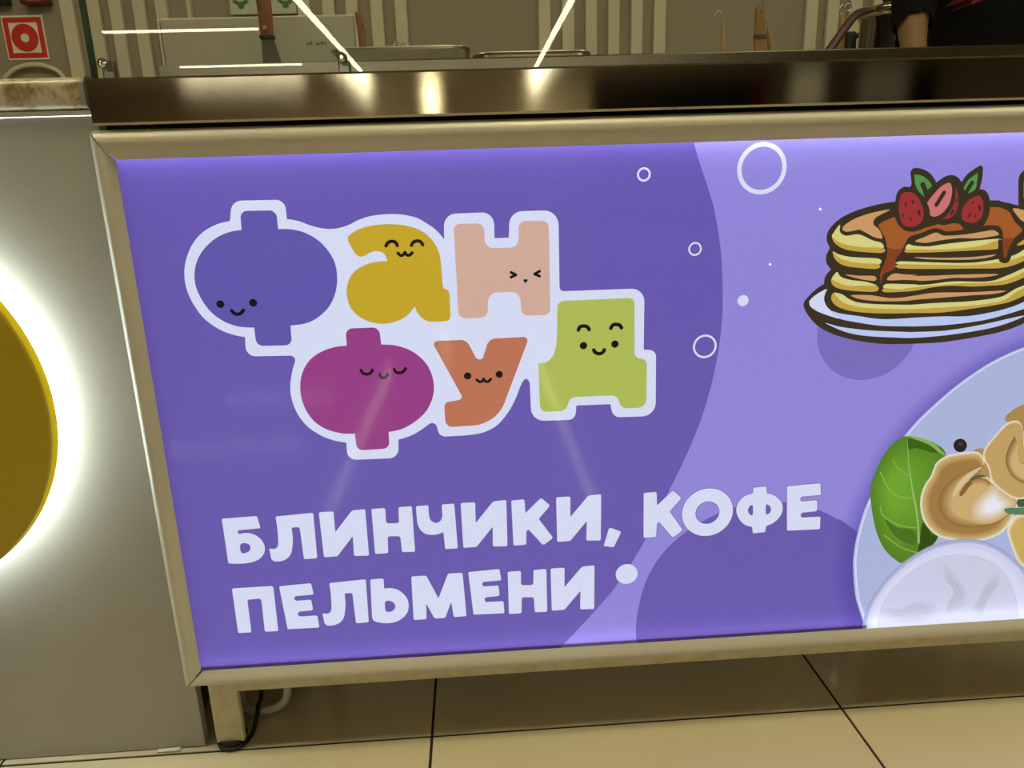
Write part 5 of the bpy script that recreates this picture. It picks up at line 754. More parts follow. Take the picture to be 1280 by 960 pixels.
('printed_bowl',(206,208,238),[(537.4,96.4,-1),(530.6,116.4,-1),(527.2,138.4,-1),(529.9,171.5,-1),(540.1,196.6,-1),(556.7,220.9,-1),(579.7,242.3,-1),(607.2,258.7,-1),(635.9,265.3,-1),(661.3,264.8,-1),(685.6,258.4,-1),(711.2,243.1,-1),(733.6,223.3,-1),(749.6,203.7,-1),(764.8,176.8,-1),(774.4,147.5,-1),(778.9,120.5,-1),(779.8,98.4,-1),(780.8,78.5,-1)],[]),
('printed_bowl',(211,212,241),[(540.9,96.1,-1),(534,116.1,-1),(530.7,138.3,-1),(533.1,171.7,-1),(543.5,196.8,-1),(560.9,221.1,-1),(584,241.6,-1),(611.3,256.3,-1),(639.8,261.6,-1),(665.4,259.8,-1),(689.5,251.8,-1),(713.7,235.6,-1),(734.1,214.5,-1),(748.1,194.9,-1),(761.1,170.4,-1),(769.2,145,-1),(773.2,121.2,-1),(774.4,98.8,-1),(774.9,78.9,-1)],[]),
('printed_bowl',(216,217,244),[(544.4,95.9,-1),(537.4,115.9,-1),(534.3,138.3,-1),(536.3,172,-1),(546.9,197,-1),(565.1,221.3,-1),(588.3,240.9,-1),(615.4,253.9,-1),(643.7,257.9,-1),(669.5,254.7,-1),(693.4,245.1,-1),(716.1,228.1,-1),(734.6,205.6,-1),(746.5,186.1,-1),(757.3,164,-1),(764,142.4,-1),(767.5,121.8,-1),(769,99.2,-1),(769,79.4,-1)],[]),
('printed_bowl',(196,198,228),[(553.6,95.2,-1),(546.1,115.3,-1),(543.7,138.3,-1),(544.5,172.6,-1),(555.7,197.7,-1),(576.1,221.8,-1),(599.5,239,-1),(626.1,247.5,-1),(653.8,248.1,-1),(680.3,241.3,-1),(703.8,227.8,-1),(722.4,208.4,-1),(736,182.3,-1),(742.5,162.9,-1),(747.4,147.3,-1),(750.4,135.9,-1),(752.7,123.5,-1),(754.9,100.2,-1),(753.7,80.5,-1)],[]),
('printed_bowl',(204,206,230),[(555,95.1,-1),(547.5,115.2,-1),(545.1,138.3,-1),(545.8,172.7,-1),(557.1,197.8,-1),(577.8,221.9,-1),(601.2,238.7,-1),(627.8,246.6,-1),(655.3,246.6,-1),(681.9,239.3,-1),(705.4,225.1,-1),(723.4,205.4,-1),(736.2,178.7,-1),(741.8,159.3,-1),(745.9,144.7,-1),(748.3,134.8,-1),(750.4,123.8,-1),(752.8,100.4,-1),(751.4,80.7,-1)],[]),
('printed_bowl',(200,202,226),[(547.3,172.6,-1),(568.6,170,-1),(589.1,178.7,-1),(608.3,180.3,-1),(624.4,172.1,-1),(630.5,157.4,-1),(608.3,144.6,-1),(571.2,147.2,-1),(552.9,156.9,-1)],[]),
('printed_bowl',(196,197,221),[(552.9,171.6,-1),(571.3,169.3,-1),(589.1,176.9,-1),(605.7,178.2,-1),(619.7,171.1,-1),(625,158.4,-1),(605.7,147.3,-1),(573.5,149.5,-1),(557.7,157.9,-1)],[]),
('printed_bowl',(192,193,216),[(558.4,170.5,-1),(574,168.5,-1),(589.1,175,-1),(603.1,176.1,-1),(614.9,170.1,-1),(619.4,159.3,-1),(603.1,150,-1),(575.9,151.8,-1),(562.5,158.9,-1)],[]),
('printed_bowl',(188,189,212),[(563.9,169.4,-1),(576.7,167.8,-1),(589,173.1,-1),(600.6,174,-1),(610.2,169.1,-1),(613.9,160.3,-1),(600.5,152.6,-1),(578.3,154.2,-1),(567.3,159.9,-1)],[]),
('printed_bowl',(200,202,226),[(626.6,239.3,-1),(646.5,217.4,-1),(667.6,188,-1),(662.1,164.8,-1),(637.7,152.2,-1),(647.6,184.7,-1),(642.5,199.1,-1),(629.8,213.8,-1)],[]),
('printed_bowl',(196,197,221),[(629,233.5,-1),(646.3,214.4,-1),(664.6,189,-1),(659.8,168.9,-1),(638.7,157.9,-1),(647.2,186.1,-1),(642.8,198.5,-1),(631.9,211.4,-1)],[]),
('printed_bowl',(192,193,216),[(631.4,227.7,-1),(646.1,211.5,-1),(661.6,189.9,-1),(657.5,172.9,-1),(639.7,163.7,-1),(646.9,187.5,-1),(643.1,198,-1),(633.9,208.9,-1)],[]),
('printed_bowl',(188,189,212),[(633.9,221.8,-1),(645.9,208.5,-1),(658.6,190.9,-1),(655.2,177,-1),(640.7,169.5,-1),(646.5,188.9,-1),(643.5,197.5,-1),(635.9,206.4,-1)],[]),
('printed_bowl',(200,202,226),[(706.4,218.1,-1),(691.4,202.8,-1),(682,177.6,-1),(676.3,156.7,-1),(692.7,148.4,-1),(698.1,171.8,-1),(711.4,199.2,-1)],[]),
('printed_bowl',(196,197,221),[(704.8,213.4,-1),(691.8,200.1,-1),(683.6,178.3,-1),(678.7,160.1,-1),(692.9,152.9,-1),(697.5,173.2,-1),(709.1,196.9,-1)],[]),
('printed_bowl',(192,193,216),[(703.1,208.6,-1),(692.1,197.4,-1),(685.3,178.9,-1),(681,163.5,-1),(693.1,157.4,-1),(697,174.6,-1),(706.8,194.7,-1)],[]),
('printed_bowl',(188,189,212),[(701.5,203.8,-1),(692.5,194.6,-1),(686.9,179.5,-1),(683.4,166.9,-1),(693.3,162,-1),(696.5,176,-1),(704.5,192.4,-1)],[]),
]

fields = []
verts2, edges2 = [], []
def put(poly):
    clean = []
    for p in poly:
        p = Vector((round(p[0], 2), round(p[1], 2)))
        if not clean or (p - clean[-1]).length > 0.05:
            clean.append(p)
    if (clean[0] - clean[-1]).length <= 0.05:
        clean.pop()
    s = len(verts2)
    verts2.extend(clean)
    k = len(clean)
    edges2.extend([(s + i, s + (i + 1) % k) for i in range(k)])
    xs, zs = [p.x for p in clean], [p.y for p in clean]
    return [tuple(p) for p in clean], (min(xs), max(xs), min(zs), max(zs))
RECT = [(PX0 * 1000, PZ0 * 1000), (PX1 * 1000, PZ0 * 1000), (PX1 * 1000, PZ1 * 1000), (PX0 * 1000, PZ1 * 1000)]
put(RECT)
def grow(poly, d):
    a = sum(poly[i - 1][0] * poly[i][1] - poly[i][0] * poly[i - 1][1] for i in range(len(poly)))
    d = d if a > 0 else -d
    out = []
    for i in range(len(poly)):
        t = Vector(poly[(i + 1) % len(poly)]) - Vector(poly[i - 1])
        t.normalize()
        out.append((poly[i][0] + t.y * d, poly[i][1] - t.x * d))
    return out
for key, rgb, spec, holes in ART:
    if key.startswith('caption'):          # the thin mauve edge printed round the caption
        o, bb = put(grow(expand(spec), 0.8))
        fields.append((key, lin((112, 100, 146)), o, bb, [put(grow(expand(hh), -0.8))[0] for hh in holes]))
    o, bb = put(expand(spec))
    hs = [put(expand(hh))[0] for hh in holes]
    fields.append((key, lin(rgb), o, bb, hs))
cv, ce, cf, _, _, _ = delaunay_2d_cdt(verts2, edges2, [], 0, 0.01, False)
BASE = ('poster', lin((106, 90, 176)))
buckets = {}
for f in cf:
    x = sum(cv[i].x for i in f) / len(f)
    z = sum(cv[i].y for i in f) / len(f)
    if not (RECT[0][0] < x < RECT[1][0] and RECT[0][1] < z < RECT[2][1]):
        continue
    key, c = BASE
    for k2, c2, poly, bb, hs in reversed(fields):
        if bb[0] <= x <= bb[1] and bb[2] <= z <= bb[3] and inside(poly, x, z) and not any(inside(hh, x, z) for hh in hs):
            key, c = k2, c2
            break
    buckets.setdefault(key, []).append((f, c))

# print on translucent film under a glossy face, lit by the lamps in the box
m, nt, p, out = nodes_of('backlit_film')
nt.nodes.remove(p)
at = nt.nodes.new('ShaderNodeAttribute')
at.attribute_name = 'ink'
tc = nt.nodes.new('ShaderNodeTexCoord')
gr = nt.nodes.new('ShaderNodeTexNoise')
gr.inputs['Scale'].default_value = 420
gr.inputs['Detail'].default_value = 2
rg = nt.nodes.new('ShaderNodeMapRange')
rg.inputs['To Min'].default_value = 0.86
rg.inputs['To Max'].default_value = 1.14
sc = nt.nodes.new('ShaderNodeVectorMath')
sc.operation = 'SCALE'
tr = nt.nodes.new('ShaderNodeBsdfTranslucent')
gl = nt.nodes.new('ShaderNodeBsdfGlossy')
gl.inputs['Roughness'].default_value = 0.025
fr = nt.nodes.new('ShaderNodeFresnel')
fr.inputs['IOR'].default_value = 1.42
mx = nt.nodes.new('ShaderNodeMixShader')
nt.links.new(tc.outputs['Object'], gr.inputs['Vector'])
nt.links.new(gr.outputs['Fac'], rg.inputs['Value'])
nt.links.new(at.outputs['Color'], sc.inputs[0])
nt.links.new(rg.outputs[0], sc.inputs['Scale'])
nt.links.new(sc.outputs[0], tr.inputs['Color'])
nt.links.new(fr.outputs[0], mx.inputs[0])
df = nt.nodes.new('ShaderNodeBsdfDiffuse')
md = nt.nodes.new('ShaderNodeMixShader')
md.inputs[0].default_value = 0.16
nt.links.new(sc.outputs[0], df.inputs['Color'])
nt.links.new(tr.outputs[0], md.inputs[1])
nt.links.new(df.outputs[0], md.inputs[2])
nt.links.new(md.outputs[0], mx.inputs[1])
nt.links.new(gl.outputs[0], mx.inputs[2])
nt.links.new(mx.outputs[0], out.inputs[0])
FILM = m
POSTER_Y = 0.0095
def print_mesh(name, tris, parent):
    idx, V, F, C = {}, [], [], []
    for f, c in tris:
        g = []
        for i in f:
            if i not in idx:
                idx[i] = len(V)
                V.append((cv[i].x / 1000, POSTER_Y, cv[i].y / 1000))
            g.append(idx[i])
        a, b_, c_ = (Vector(V[k]) for k in g[:3])
        if (b_ - a).cross(c_ - a).y > 0:
            g.reverse()
        F.append(g)
        C.append(c)
    me = bpy.data.meshes.new(name)
    me.from_pydata(V, [], F)
    ca = me.color_attributes.new('ink', 'FLOAT_COLOR', 'CORNER')
    k = 0
    for g, c in zip(F, C):
        for _ in g:
            ca.data[k].color = (*c, 1)
            k += 1
    me.materials.append(FILM)
    o = bpy.data.objects.new(name, me)
    col.objects.link(o)
    o.parent = parent
    return o
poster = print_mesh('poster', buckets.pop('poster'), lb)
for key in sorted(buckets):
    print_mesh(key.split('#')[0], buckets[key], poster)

# ================================================================== THE COUNTER TO THE LEFT
sc_ = thing('side_counter', 'grey laminate counter with marbled top left of the purple sign', 'counter')
PANX = -0.4105
obj('front_panel', box(-1.75, PANX, 0.034, 0.050, 0.0012, 0.8445, 0.0005, 1), GREY, sc_)
obj('carcass', box(-1.74, PANX - 0.012, 0.0502, 0.60, 0.03, 0.8445), DARK, sc_)
# marbled postformed top with rounded front edge
m, nt, p, out = nodes_of('cream_marble')
tc = nt.nodes.new('ShaderNodeTexCoord')
n1 = nt.nodes.new('ShaderNodeTexNoise')
n1.inputs['Scale'].default_value = 24
n1.inputs['Detail'].default_value = 9
n1.inputs['Roughness'].default_value = 0.68
n1.inputs['Distortion'].default_value = 0.3
r1 = nt.nodes.new('ShaderNodeValToRGB')
r1.color_ramp.elements[0].position = 0.36
r1.color_ramp.elements[0].color = (0.16, 0.11, 0.06, 1)
r1.color_ramp.elements[1].position = 0.52
r1.color_ramp.elements[1].color = (0.58, 0.52, 0.40, 1)
e = r1.color_ramp.elements.new(0.45)
e.color = (0.46, 0.36, 0.24, 1)
nt.links.new(tc.outputs['Object'], n1.inputs['Vector'])
nt.links.new(n1.outputs['Fac'], r1.inputs['Fac'])
nt.links.new(r1.outputs['Color'], p.inputs['Base Color'])
p.inputs['Roughness'].default_value = 0.3
prof = [(0.60, 0.852), (0.60, 0.886)] + [(0.038 + 0.012 * math.cos(a), 0.874 + 0.012 * math.sin(a)) for a in [math.pi / 2 + k * math.pi / 2 / 6 for k in range(7)]] + [(0.026, 0.862)] + [(0.034 + 0.008 * math.cos(a), 0.8595 + 0.0075 * math.sin(a)) for a in [math.pi + k * math.pi / 2 / 5 for k in range(6)]]
obj('marble_top', prism_x(prof, -1.75, -0.4205), m, sc_, True, 35)
prof2 = [(0.60, 0.851), (0.60, 0.887)] + [(y - 0.0006, z + (0.0006 if z > 0.87 else -0.0004)) for y, z in prof[2:]]
obj('end_cap', prism_x(prof2, -0.4204, -0.4165), mat('grey_edge_cap', (0.30, 0.31, 0.29), 0.4), sc_, True, 35)
obj('chrome_strip', box(-1.75, -0.4107, 0.031, 0.06, 0.8447, 0.8512, 0.0008, 1), mat('bright_aluminium', (0.85, 0.87, 0.88), 0.25, 0.7), sc_)
tag(obj('plastic_chip', box(-0.475, -0.443, 0.0265, 0.0330, 0.0005, 0.0035, 0.0008, 1), WHITEP), 'small white plastic chip at the foot of the grey panel', 'chip')

# glowing yellow disc on that panel
ds = thing('disc_sign', 'round yellow disc with a white glow behind it on the grey panel', 'sign')
DCX, DCZ, DR = -0.7406, 0.5217, 0.2387
YEL = mat('yellow_acrylic', (0.52, 0.38, 0.010), 0.35, coat=0.3)
fc = lathe([(0.0, -0.0135), (DR - 0.002, -0.0135), (DR, -0.012), (DR, -0.0105), (0.0, -0.0105)][1:-1], DCX, DCZ, 128, 'Y')
obj('disc_face', fc, YEL, ds, True, 30)
m, nt, p, out = nodes_of('yellow_rim_acrylic')
nt.nodes.remove(p)
d1 = nt.nodes.new('ShaderNodeBsdfDiffuse')
d1.inputs[0].default_value = (0.72, 0.58, 0.03, 1)
t1 = nt.nodes.new('ShaderNodeBsdfTranslucent')
t1.inputs[0].default_value = (0.72, 0.58, 0.03, 1)
mx = nt.nodes.new('ShaderNodeMixShader')
mx.inputs[0].default_value = 0.35
nt.links.new(d1.outputs[0], mx.inputs[1])
nt.links.new(t1.outputs[0], mx.inputs[2])
nt.links.new(mx.outputs[0], out.inputs[0])
obj('disc_rim', lathe([(DR, -0.0103), (DR, 0.0020), (DR - 0.004, 0.0020), (DR - 0.004, -0.0103)], DCX, DCZ, 128, 'Y', closed=True), m, ds, True, 30)
obj('backing_plate', lathe([(0.19, 0.0), (0.19, 0.0338)], DCX, DCZ, 64, 'Y'), WHITEP, ds)
obj('led_ring', lathe([(DR - 0.014, 0.0070), (DR - 0.014, 0.0290), (DR - 0.017, 0.0290), (DR - 0.017, 0.0070)], DCX, DCZ, 96, 'Y', closed=True), emit('halo_led', (0.80, 0.97, 1.0), HALO_LIGHT), ds)

# ================================================================== GLASS SCREEN
gs = thing('glass_screen', 'clear glass screen with green edge standing on the steel counter', 'screen')
m, nt, p, out = nodes_of('clear_glass')
nt.nodes.remove(p)
tn = nt.nodes.new('ShaderNodeBsdfTransparent')
tn.inputs[0].default_value = (0.93, 0.96, 0.93, 1)
gl = nt.nodes.new('ShaderNodeBsdfGlossy')
gl.inputs['Roughness'].default_value = 0.0
fr = nt.nodes.new('ShaderNodeFresnel')
fr.inputs['IOR'].default_value = 1.5
mx = nt.nodes.new('ShaderNodeMixShader')
nt.links.new(fr.outputs[0], mx.inputs[0])
nt.links.new(tn.outputs[0], mx.inputs[1])
nt.links.new(gl.outputs[0], mx.inputs[2])
nt.links.new(mx.outputs[0], out.inputs[0])
GLASS = m
GY, GT, GX0, GX1, GZ0, GZ1 = 0.020, 0.008, -0.4035, XR - 0.003, 0.8797, 1.34
b = bmesh.new()
b.faces.new([b.verts.new(c) for c in ((GX0, GY, GZ0), (GX1, GY, GZ0), (GX1, GY, GZ1), (GX0, GY, GZ1))])
obj('front_face', b, GLASS, gs)
EDGE = mat('green_glass_edge', (0.02, 0.13, 0.055), 0.12, spec=0.6)
for n_, c in (('edge', ((GX0, GX0 + 0.0040, GY + 0.0001, GY + GT, GZ0, GZ1))), ('edge', ((GX1 - 0.0009, GX1, GY + 0.0001, GY + GT, GZ0, GZ1))), ('edge', ((GX0 + 0.001, GX1 - 0.001, GY + 0.0001, GY + GT, GZ1 - 0.0009, GZ1)))):
    obj(n_, box(*c), EDGE, gs)
for cx in (-0.3885, -0.1325, 0.86):
    cl = obj('clamp', box(cx - 0.0065, cx + 0.0065, GY + GT + 0.0003, GY + GT + 0.010, 0.8796, 0.9010, 0.0015, 2), STEEL2, gs)
    obj('screw', lathe([(0.0052, GY - 0.0004), (0.0056, GY - 0.002), (0.0048, GY - 0.0042), (0.0022, GY - 0.0050), (0.0015, GY - 0.0042)], cx, 0.8962, 24, 'Y'), CHROME, cl, True, 40)

# ================================================================== THINGS ON THE WORKTOP
WT_ = 0.906
# grey steel box
gb = thing('grey_steel_box', 'flat grey metal housing standing behind the wooden-handled scraper', 'box')
GREYBOX = mat('grey_enamel', (0.40, 0.39, 0.34), 0.45, var=0.05, vscale=14)
obj('housing', box(-0.450, -0.163, 0.36, 0.52, WT_ + 0.0005, 1.0145, 0.003, 2), GREYBOX, gb)
obj('end_plate', box(-0.1628, -0.1555, 0.362, 0.518, WT_ + 0.0005, 1.0125, 0.001, 1), STEEL2, gb)
obj('end_plate', box(-0.4555, -0.4502, 0.362, 0.518, WT_ + 0.0005, 1.0125, 0.001, 1), STEEL2, gb)
mk = bmesh.new()
for k, (x, w, h_) in enumerate([(-0.236, 0.004, 0.003), (-0.2305, 0.003, 0.004), (-0.222, 0.005, 0.0025), (-0.2145, 0.004, 0.0035), (-0.2085, 0.002, 0.003)]):
    box(x, x + w, 0.3592, 0.3601, 0.9730 + 0.001 * (k % 2), 0.9730 + 0.001 * (k % 2) + h_, bm=mk)
obj('worn_mark', mk, mat('faded_ink', (0.16, 0.15, 0.13), 0.7), gb)

# scraper with wooden handle, leaning on the grey housing
sp = thing('scraper', 'metal scraper with riveted brown wooden handle leaning on the grey housing', 'scraper')
obj('blade', prism_y([(-0.2925, WT_ + 0.0005), (-0.2560, WT_ + 0.0005), (-0.2720, 0.9745), (-0.2890, 0.9735)], 0.304, 0.3055), mat('dark_blade_steel', (0.12, 0.12, 0.11), 0.4, 0.8, var=0.2, vscale=60), sp)
obj('ferrule', box(-0.2905, -0.2698, 0.298, 0.311, 0.9715, 0.9765, 0.001, 1), BLACK, sp)
hd = bmesh.new()
A = []
for z, xl, xr, th in ((0.9766, -0.2896, -0.2706, 0.006), (0.99, -0.2900, -0.2700, 0.0075), (1.02, -0.2905, -0.2693, 0.009), (1.05, -0.2895, -0.2700, 0.0085), (1.075, -0.2890, -0.2705, 0.0085), (1.09, -0.2860, -0.2735, 0.006)):
    A.append([hd.verts.new((xl + (xr - xl) * (0.5 - 0.5 * math.cos(a)), 0.3045 - th * math.sin(a), z)) for a in [2 * math.pi * k / 16 for k in range(16)]])
for P_, Q_ in zip(A[:-1], A[1:]):
    for k in range(16):
        hd.faces.new((P_[k], P_[(k + 1) % 16], Q_[(k + 1) % 16], Q_[k]))
hd.faces.new(A[0][::-1])
hd.faces.new(A[-1])
hdl = obj('handle', hd, WOOD, sp, True, 50)
obj('rivet', lathe([(0.0028, 0.2965), (0.0028, 0.2950), (0.0012, 0.2945)], -0.2808, 0.9855, 16, 'Y'), mat('brass', (0.5, 0.36, 0.12), 0.3, 1.0), hdl)

# wooden rod by the box
wr_ = thing('rolling_pin', 'slim brown wooden rolling pin standing beside the grey housing', 'rolling pin')
obj('rod', tube([(-0.1475, 0.345, WT_ + 0.0005), (-0.1500, 0.3425, 0.985), (-0.1522, 0.34, 1.0105), (-0.1523, 0.34, 1.0125)], [0.0056, 0.0056, 0.0054, 0.0042], 16), WOOD, wr_, True, 50)

# foil tray wrapped in film
ty = thing('wrapped_tray', 'shallow dark steel tray wrapped in clear film behind the glass clamp', 'tray')
def tray(parent, x0, x1, y0, y1, z0, z1, flare, m, name='pan'):
    b = bmesh.new()
    def ring(d, z, r):
        pts = []
        for cx, cy, a0 in ((x1 - r, y1 - r, 0), (x0 + r, y1 - r, 90), (x0 + r, y0 + r, 180), (x1 - r, y0 + r, 270)):
            for k in range(5):
                a = math.radians(a0 + 22.5 * k)
                pts.append(b.verts.new((cx + (r + d) * math.cos(a), cy + (r + d) * math.sin(a), z)))
        return pts
    rr = [ring(-flare, z0, 0.02), ring(0, z1 - 0.002, 0.02), ring(0.006, z1, 0.02), ring(0.005, z1 + 0.0012, 0.02), ring(-0.002, z1 - 0.0005, 0.02), ring(-flare - 0.0015, z0 + 0.0015, 0.02)]
    n = len(rr[0])
    for A, B in zip(rr[:-1], rr[1:]):
        for k in range(n):
            b.faces.new((A[k], A[(k + 1) % n], B[(k + 1) % n], B[k]))
    b.faces.new(rr[0][::-1])
    b.faces.new(rr[-1])
    return obj(name, b, m, parent, True, 40)
tray(ty, -0.176, 0.004, 0.225, 0.345, WT_ + 0.0005, 0.9418, 0.006, mat('dark_tray_steel', (0.5, 0.49, 0.45), 0.3, 0.9, var=0.15, vscale=40))
m, nt, p, out = nodes_of('cling_film')
nt.nodes.remove(p)
tn = nt.nodes.new('ShaderNodeBsdfTransparent')
gl = nt.nodes.new('ShaderNodeBsdfGlossy')
gl.inputs['Roughness'].default_value = 0.12
df = nt.nodes.new('ShaderNodeBsdfDiffuse')
df.inputs[0].default_value = (0.8, 0.78, 0.68, 1)
m1 = nt.nodes.new('ShaderNodeMixShader')
m1.inputs[0].default_value = 0.6
m2 = nt.nodes.new('ShaderNodeMixShader')
m2.inputs[0].default_value = 0.6
nt.links.new(gl.outputs[0], m1.inputs[1])
nt.links.new(df.outputs[0], m1.inputs[2])
nt.links.new(tn.outputs[0], m2.inputs[1])
nt.links.new(m1.outputs[0], m2.inputs[2])
nt.links.new(m2.outputs[0], out.inputs[0])
FILM2 = m
def crumple(name, x0, x1, y0, y1, z, amp, parent, nx=40, ny=10, hump=None):
    b = bmesh.new()
    g = []
    for i in range(nx + 1):
        row = []
        for j in range(ny + 1):
            x = x0 + (x1 - x0) * i / nx + random.uniform(-1, 1) * (x1 - x0) / nx * 0.4
            y = y0 + (y1 - y0) * j / ny
            zz = z + amp * random.random() ** 2
            if hump:
                zz += hump[2] * math.exp(-((x - hump[0]) / hump[1]) ** 2) * random.random()
            row.append(b.verts.new((x, y, zz)))
        g.append(row)
    for i in range(nx):
        for j in range(ny):
            b.faces.new((g[i][j], g[i + 1][j], g[i + 1][j + 1], g[i][j + 1]))
    return obj(name, b, FILM2, parent)
crumple('film_wrap', -0.172, 0.0, 0.226, 0.345, 0.9428, 0.0015, ty, 60, 10, (-0.086, 0.018, 0.010))
cf_ = tag(crumple('cling_film', 0.004, 0.19, 0.12, 0.20, WT_ + 0.0006, 0.004, None, 50, 8), 'crumpled sheet of clear film on the steel worktop edge', 'film')
tag(crumple('cling_film', 0.30, 0.80, 0.12, 0.20, WT_ + 0.0006, 0.0025, None, 90, 8), 'long crumpled strip of film in front of the wooden tools', 'film')
t2 = thing('shallow_tray', 'thin shallow steel tray beside the wrapped tray', 'tray')
tray(t2, 0.020, 0.176, 0.24, 0.34, WT_ + 0.006, 0.9345, 0.012, mat('tray_steel', (0.55, 0.53, 0.47), 0.28, 0.9))
for xx in (0.05, 0.14):
    obj('runner', box(xx, xx + 0.012, 0.26, 0.32, WT_ + 0.0004, WT_ + 0.0058, 0.0005, 1), STEEL2, t2)

# hooked pick and skewers standing in a low steel cup
hk = thing('hook_pick', 'thin metal hook with a pale wooden handle standing by itself', 'hook')
obj('handle', tube([(0.4600, 0.503, WT_ + 0.0005), (0.4555, 0.50, 0.985), (0.4528, 0.50, 1.012), (0.4524, 0.50, 1.015)], [0.0042, 0.0040, 0.0036, 0.0022], 12), PALEWOOD, hk, True, 50)
obj('hook', tube(spline([(0.4524, 0.50, 1.0145), (0.4518, 0.50, 1.026), (0.4490, 0.50, 1.0345), (0.4440, 0.50, 1.0372), (0.4400, 0.50, 1.0335), (0.4375, 0.50, 1.0285)], 5), 0.0011, 8), STEEL2, hk, True)
obj('base', lathe([(0.012, WT_ + 0.0004), (0.012, WT_ + 0.004), (0.006, WT_ + 0.02), (0.0055, 0.935)], 0.4598, 0.503, 20), BLACK, hk, True, 40)
tg = thing('wooden_tongs', 'flat brown wooden tongs with a dark band and metal loop', 'tongs')
obj('arm', prism_y([(0.5122, WT_ + 0.0005), (0.5325, WT_ + 0.0005), (0.5300, 0.98), (0.5245, 1.0385), (0.5225, 1.0420), (0.5120, 1.0420), (0.5100, 1.0385)], 0.496, 0.504), mat('tongs_wood', (0.27, 0.15, 0.055), 0.55, var=0.25, vscale=60), tg)
obj('band', box(0.5098, 0.5300, 0.4945, 0.5055, 0.9920, 0.9985, 0.001, 1), mat('dark_band', (0.06, 0.055, 0.05), 0.6), tg)
obj('loop', tube([(0.5173 + 0.0055 * math.cos(a), 0.5, 1.0485 + 0.0075 * math.sin(a)) for a in [2 * math.pi * k / 20 for k in range(21)]], 0.0012, 8, caps=False), STEEL2, tg, True)
obj('pin', tube([(0.5173, 0.4945, 1.0335), (0.5173, 0.5055, 1.0335)], 0.0013, 8), BLACK, tg)
sk = thing('skewer_pick', 'small pale wooden pick with wire tip leaning beside the tongs', 'pick')
obj('handle', tube([(0.5540, 0.52, WT_ + 0.0005), (0.5445, 0.515, 0.985), (0.5385, 0.51, 1.006), (0.5378, 0.51, 1.0085)], [0.0050, 0.0046, 0.0036, 0.0020], 12), PALEWOOD, sk, True, 50)
obj('wire', tube(spline([(0.5379, 0.51, 1.0080), (0.5375, 0.51, 1.018), (0.5350, 0.51, 1.025), (0.5325, 0.51, 1.028)], 5), 0.0010, 8), STEEL2, sk, True)

# back table by the wall, behind the person
bt = thing('back_table', 'low steel table along the slatted wall behind the person', 'table')
BT = 0.95
obj('table_top', box(0.9, 2.6, 1.50, 2.12, BT - 0.03, BT, 0.002, 1), STEEL2, bt)
for lx, ly in ((0.92, 1.52), (2.54, 1.52), (0.92, 2.06), (2.54, 2.06)):
    obj('leg', box(lx, lx + 0.04, ly, ly + 0.04, 0.0, BT - 0.0305), STEEL2, bt)
# stock pot with a bent handle
PXc, PYc = 1.478, 1.75
pt = thing('steel_pot', 'mirror-bright steel pot with a bent purple-brown handle', 'pot')
obj('body', lathe([(0.108, BT + 0.0005), (0.1165, BT + 0.006), (0.1185, BT + 0.02), (0.1185, 1.2745), (0.1150, 1.2745), (0.1140, BT + 0.008)], PXc, PYc, 72), mat('dark_mirror_steel', (0.22, 0.21, 0.21), 0.03, 1.0), pt, True, 40)
obj('rim', lathe([(0.1190, 1.268), (0.1250, 1.2745), (0.1282, 1.291), (0.1250, 1.2997), (0.1160, 1.3035), (0.1140, 1.2997), (0.1140, 1.2755)], PXc, PYc, 72, closed=True), mat('brassy_steel', (0.62, 0.57, 0.42), 0.1, 1.0), pt, True, 50)
ld = obj('lid', lathe([(0.1135, 1.2955), (0.106, 1.306), (0.058, 1.316), (0.0155, 1.319)], PXc, PYc, 64), CHROME, pt, True, 60)
obj('lid_knob', lathe([(0.018, 1.319), (0.034, 1.322), (0.038, 1.346), (0.03, 1.358), (0.008, 1.360)], PXc - 0.02, PYc, 28), BLACK, ld, True, 50)
cr = spline([(1.368, 1.72, 1.2900), (1.332, 1.705, 1.2850), (1.297, 1.69, 1.2700), (1.2535, 1.67, 1.2260), (1.209, 1.65, 1.1740), (1.160, 1.63, 1.120)], 6)
obj('handle', tube(cr, [0.010 + 0.0035 * min(1, k / 10) for k in range(len(cr))], 14), mat('purple_brown_bakelite', (0.085, 0.035, 0.045), 0.35), pt, True, 50)
jr = thing('bottle_brush', 'pale wooden handled tool with a small wire ring behind the pot handle', 'tool')
JX, JY = 1.328, 1.84
obj('handle', tube([(JX + 0.004, JY, BT + 0.0005), (JX + 0.001, JY, 1.275), (JX, JY, 1.301), (JX, JY, 1.305)], [0.0145, 0.0135, 0.0105, 0.006], 16), PALEWOOD, jr, True, 50)
obj('loop', tube([(JX - 0.003 + 0.0088 * math.cos(a), JY, 1.3195 + 0.0165 * math.sin(a)) for a in [2 * math.pi * k / 24 for k in range(25)]], 0.0020, 8, caps=False), CHROME, jr, True)
obj('ring', tube([(JX + 0.0155 + 0.0108 * math.cos(a), JY - 0.006, 1.3265 + 0.0125 * math.sin(a)) for a in [2 * math.pi * k / 24 for k in range(25)]], 0.0018, 8, caps=False), CHROME, jr, True)
kn = thing('black_canister', 'small black canister with a spout tucked behind the steel pot', 'canister')
obj('body', lathe([(0.0180, BT + 0.0005), (0.0200, BT + 0.008), (0.0200, 1.257), (0.0162, 1.2675), (0.0058, 1.2695)], 1.4200, 1.95, 28), BLACK, kn, True, 45)
obj('spout', tube([(1.432, 1.946, 1.2520), (1.446, 1.94, 1.2560)], [0.0100, 0.0092], 14), BLACK, kn, True, 50)

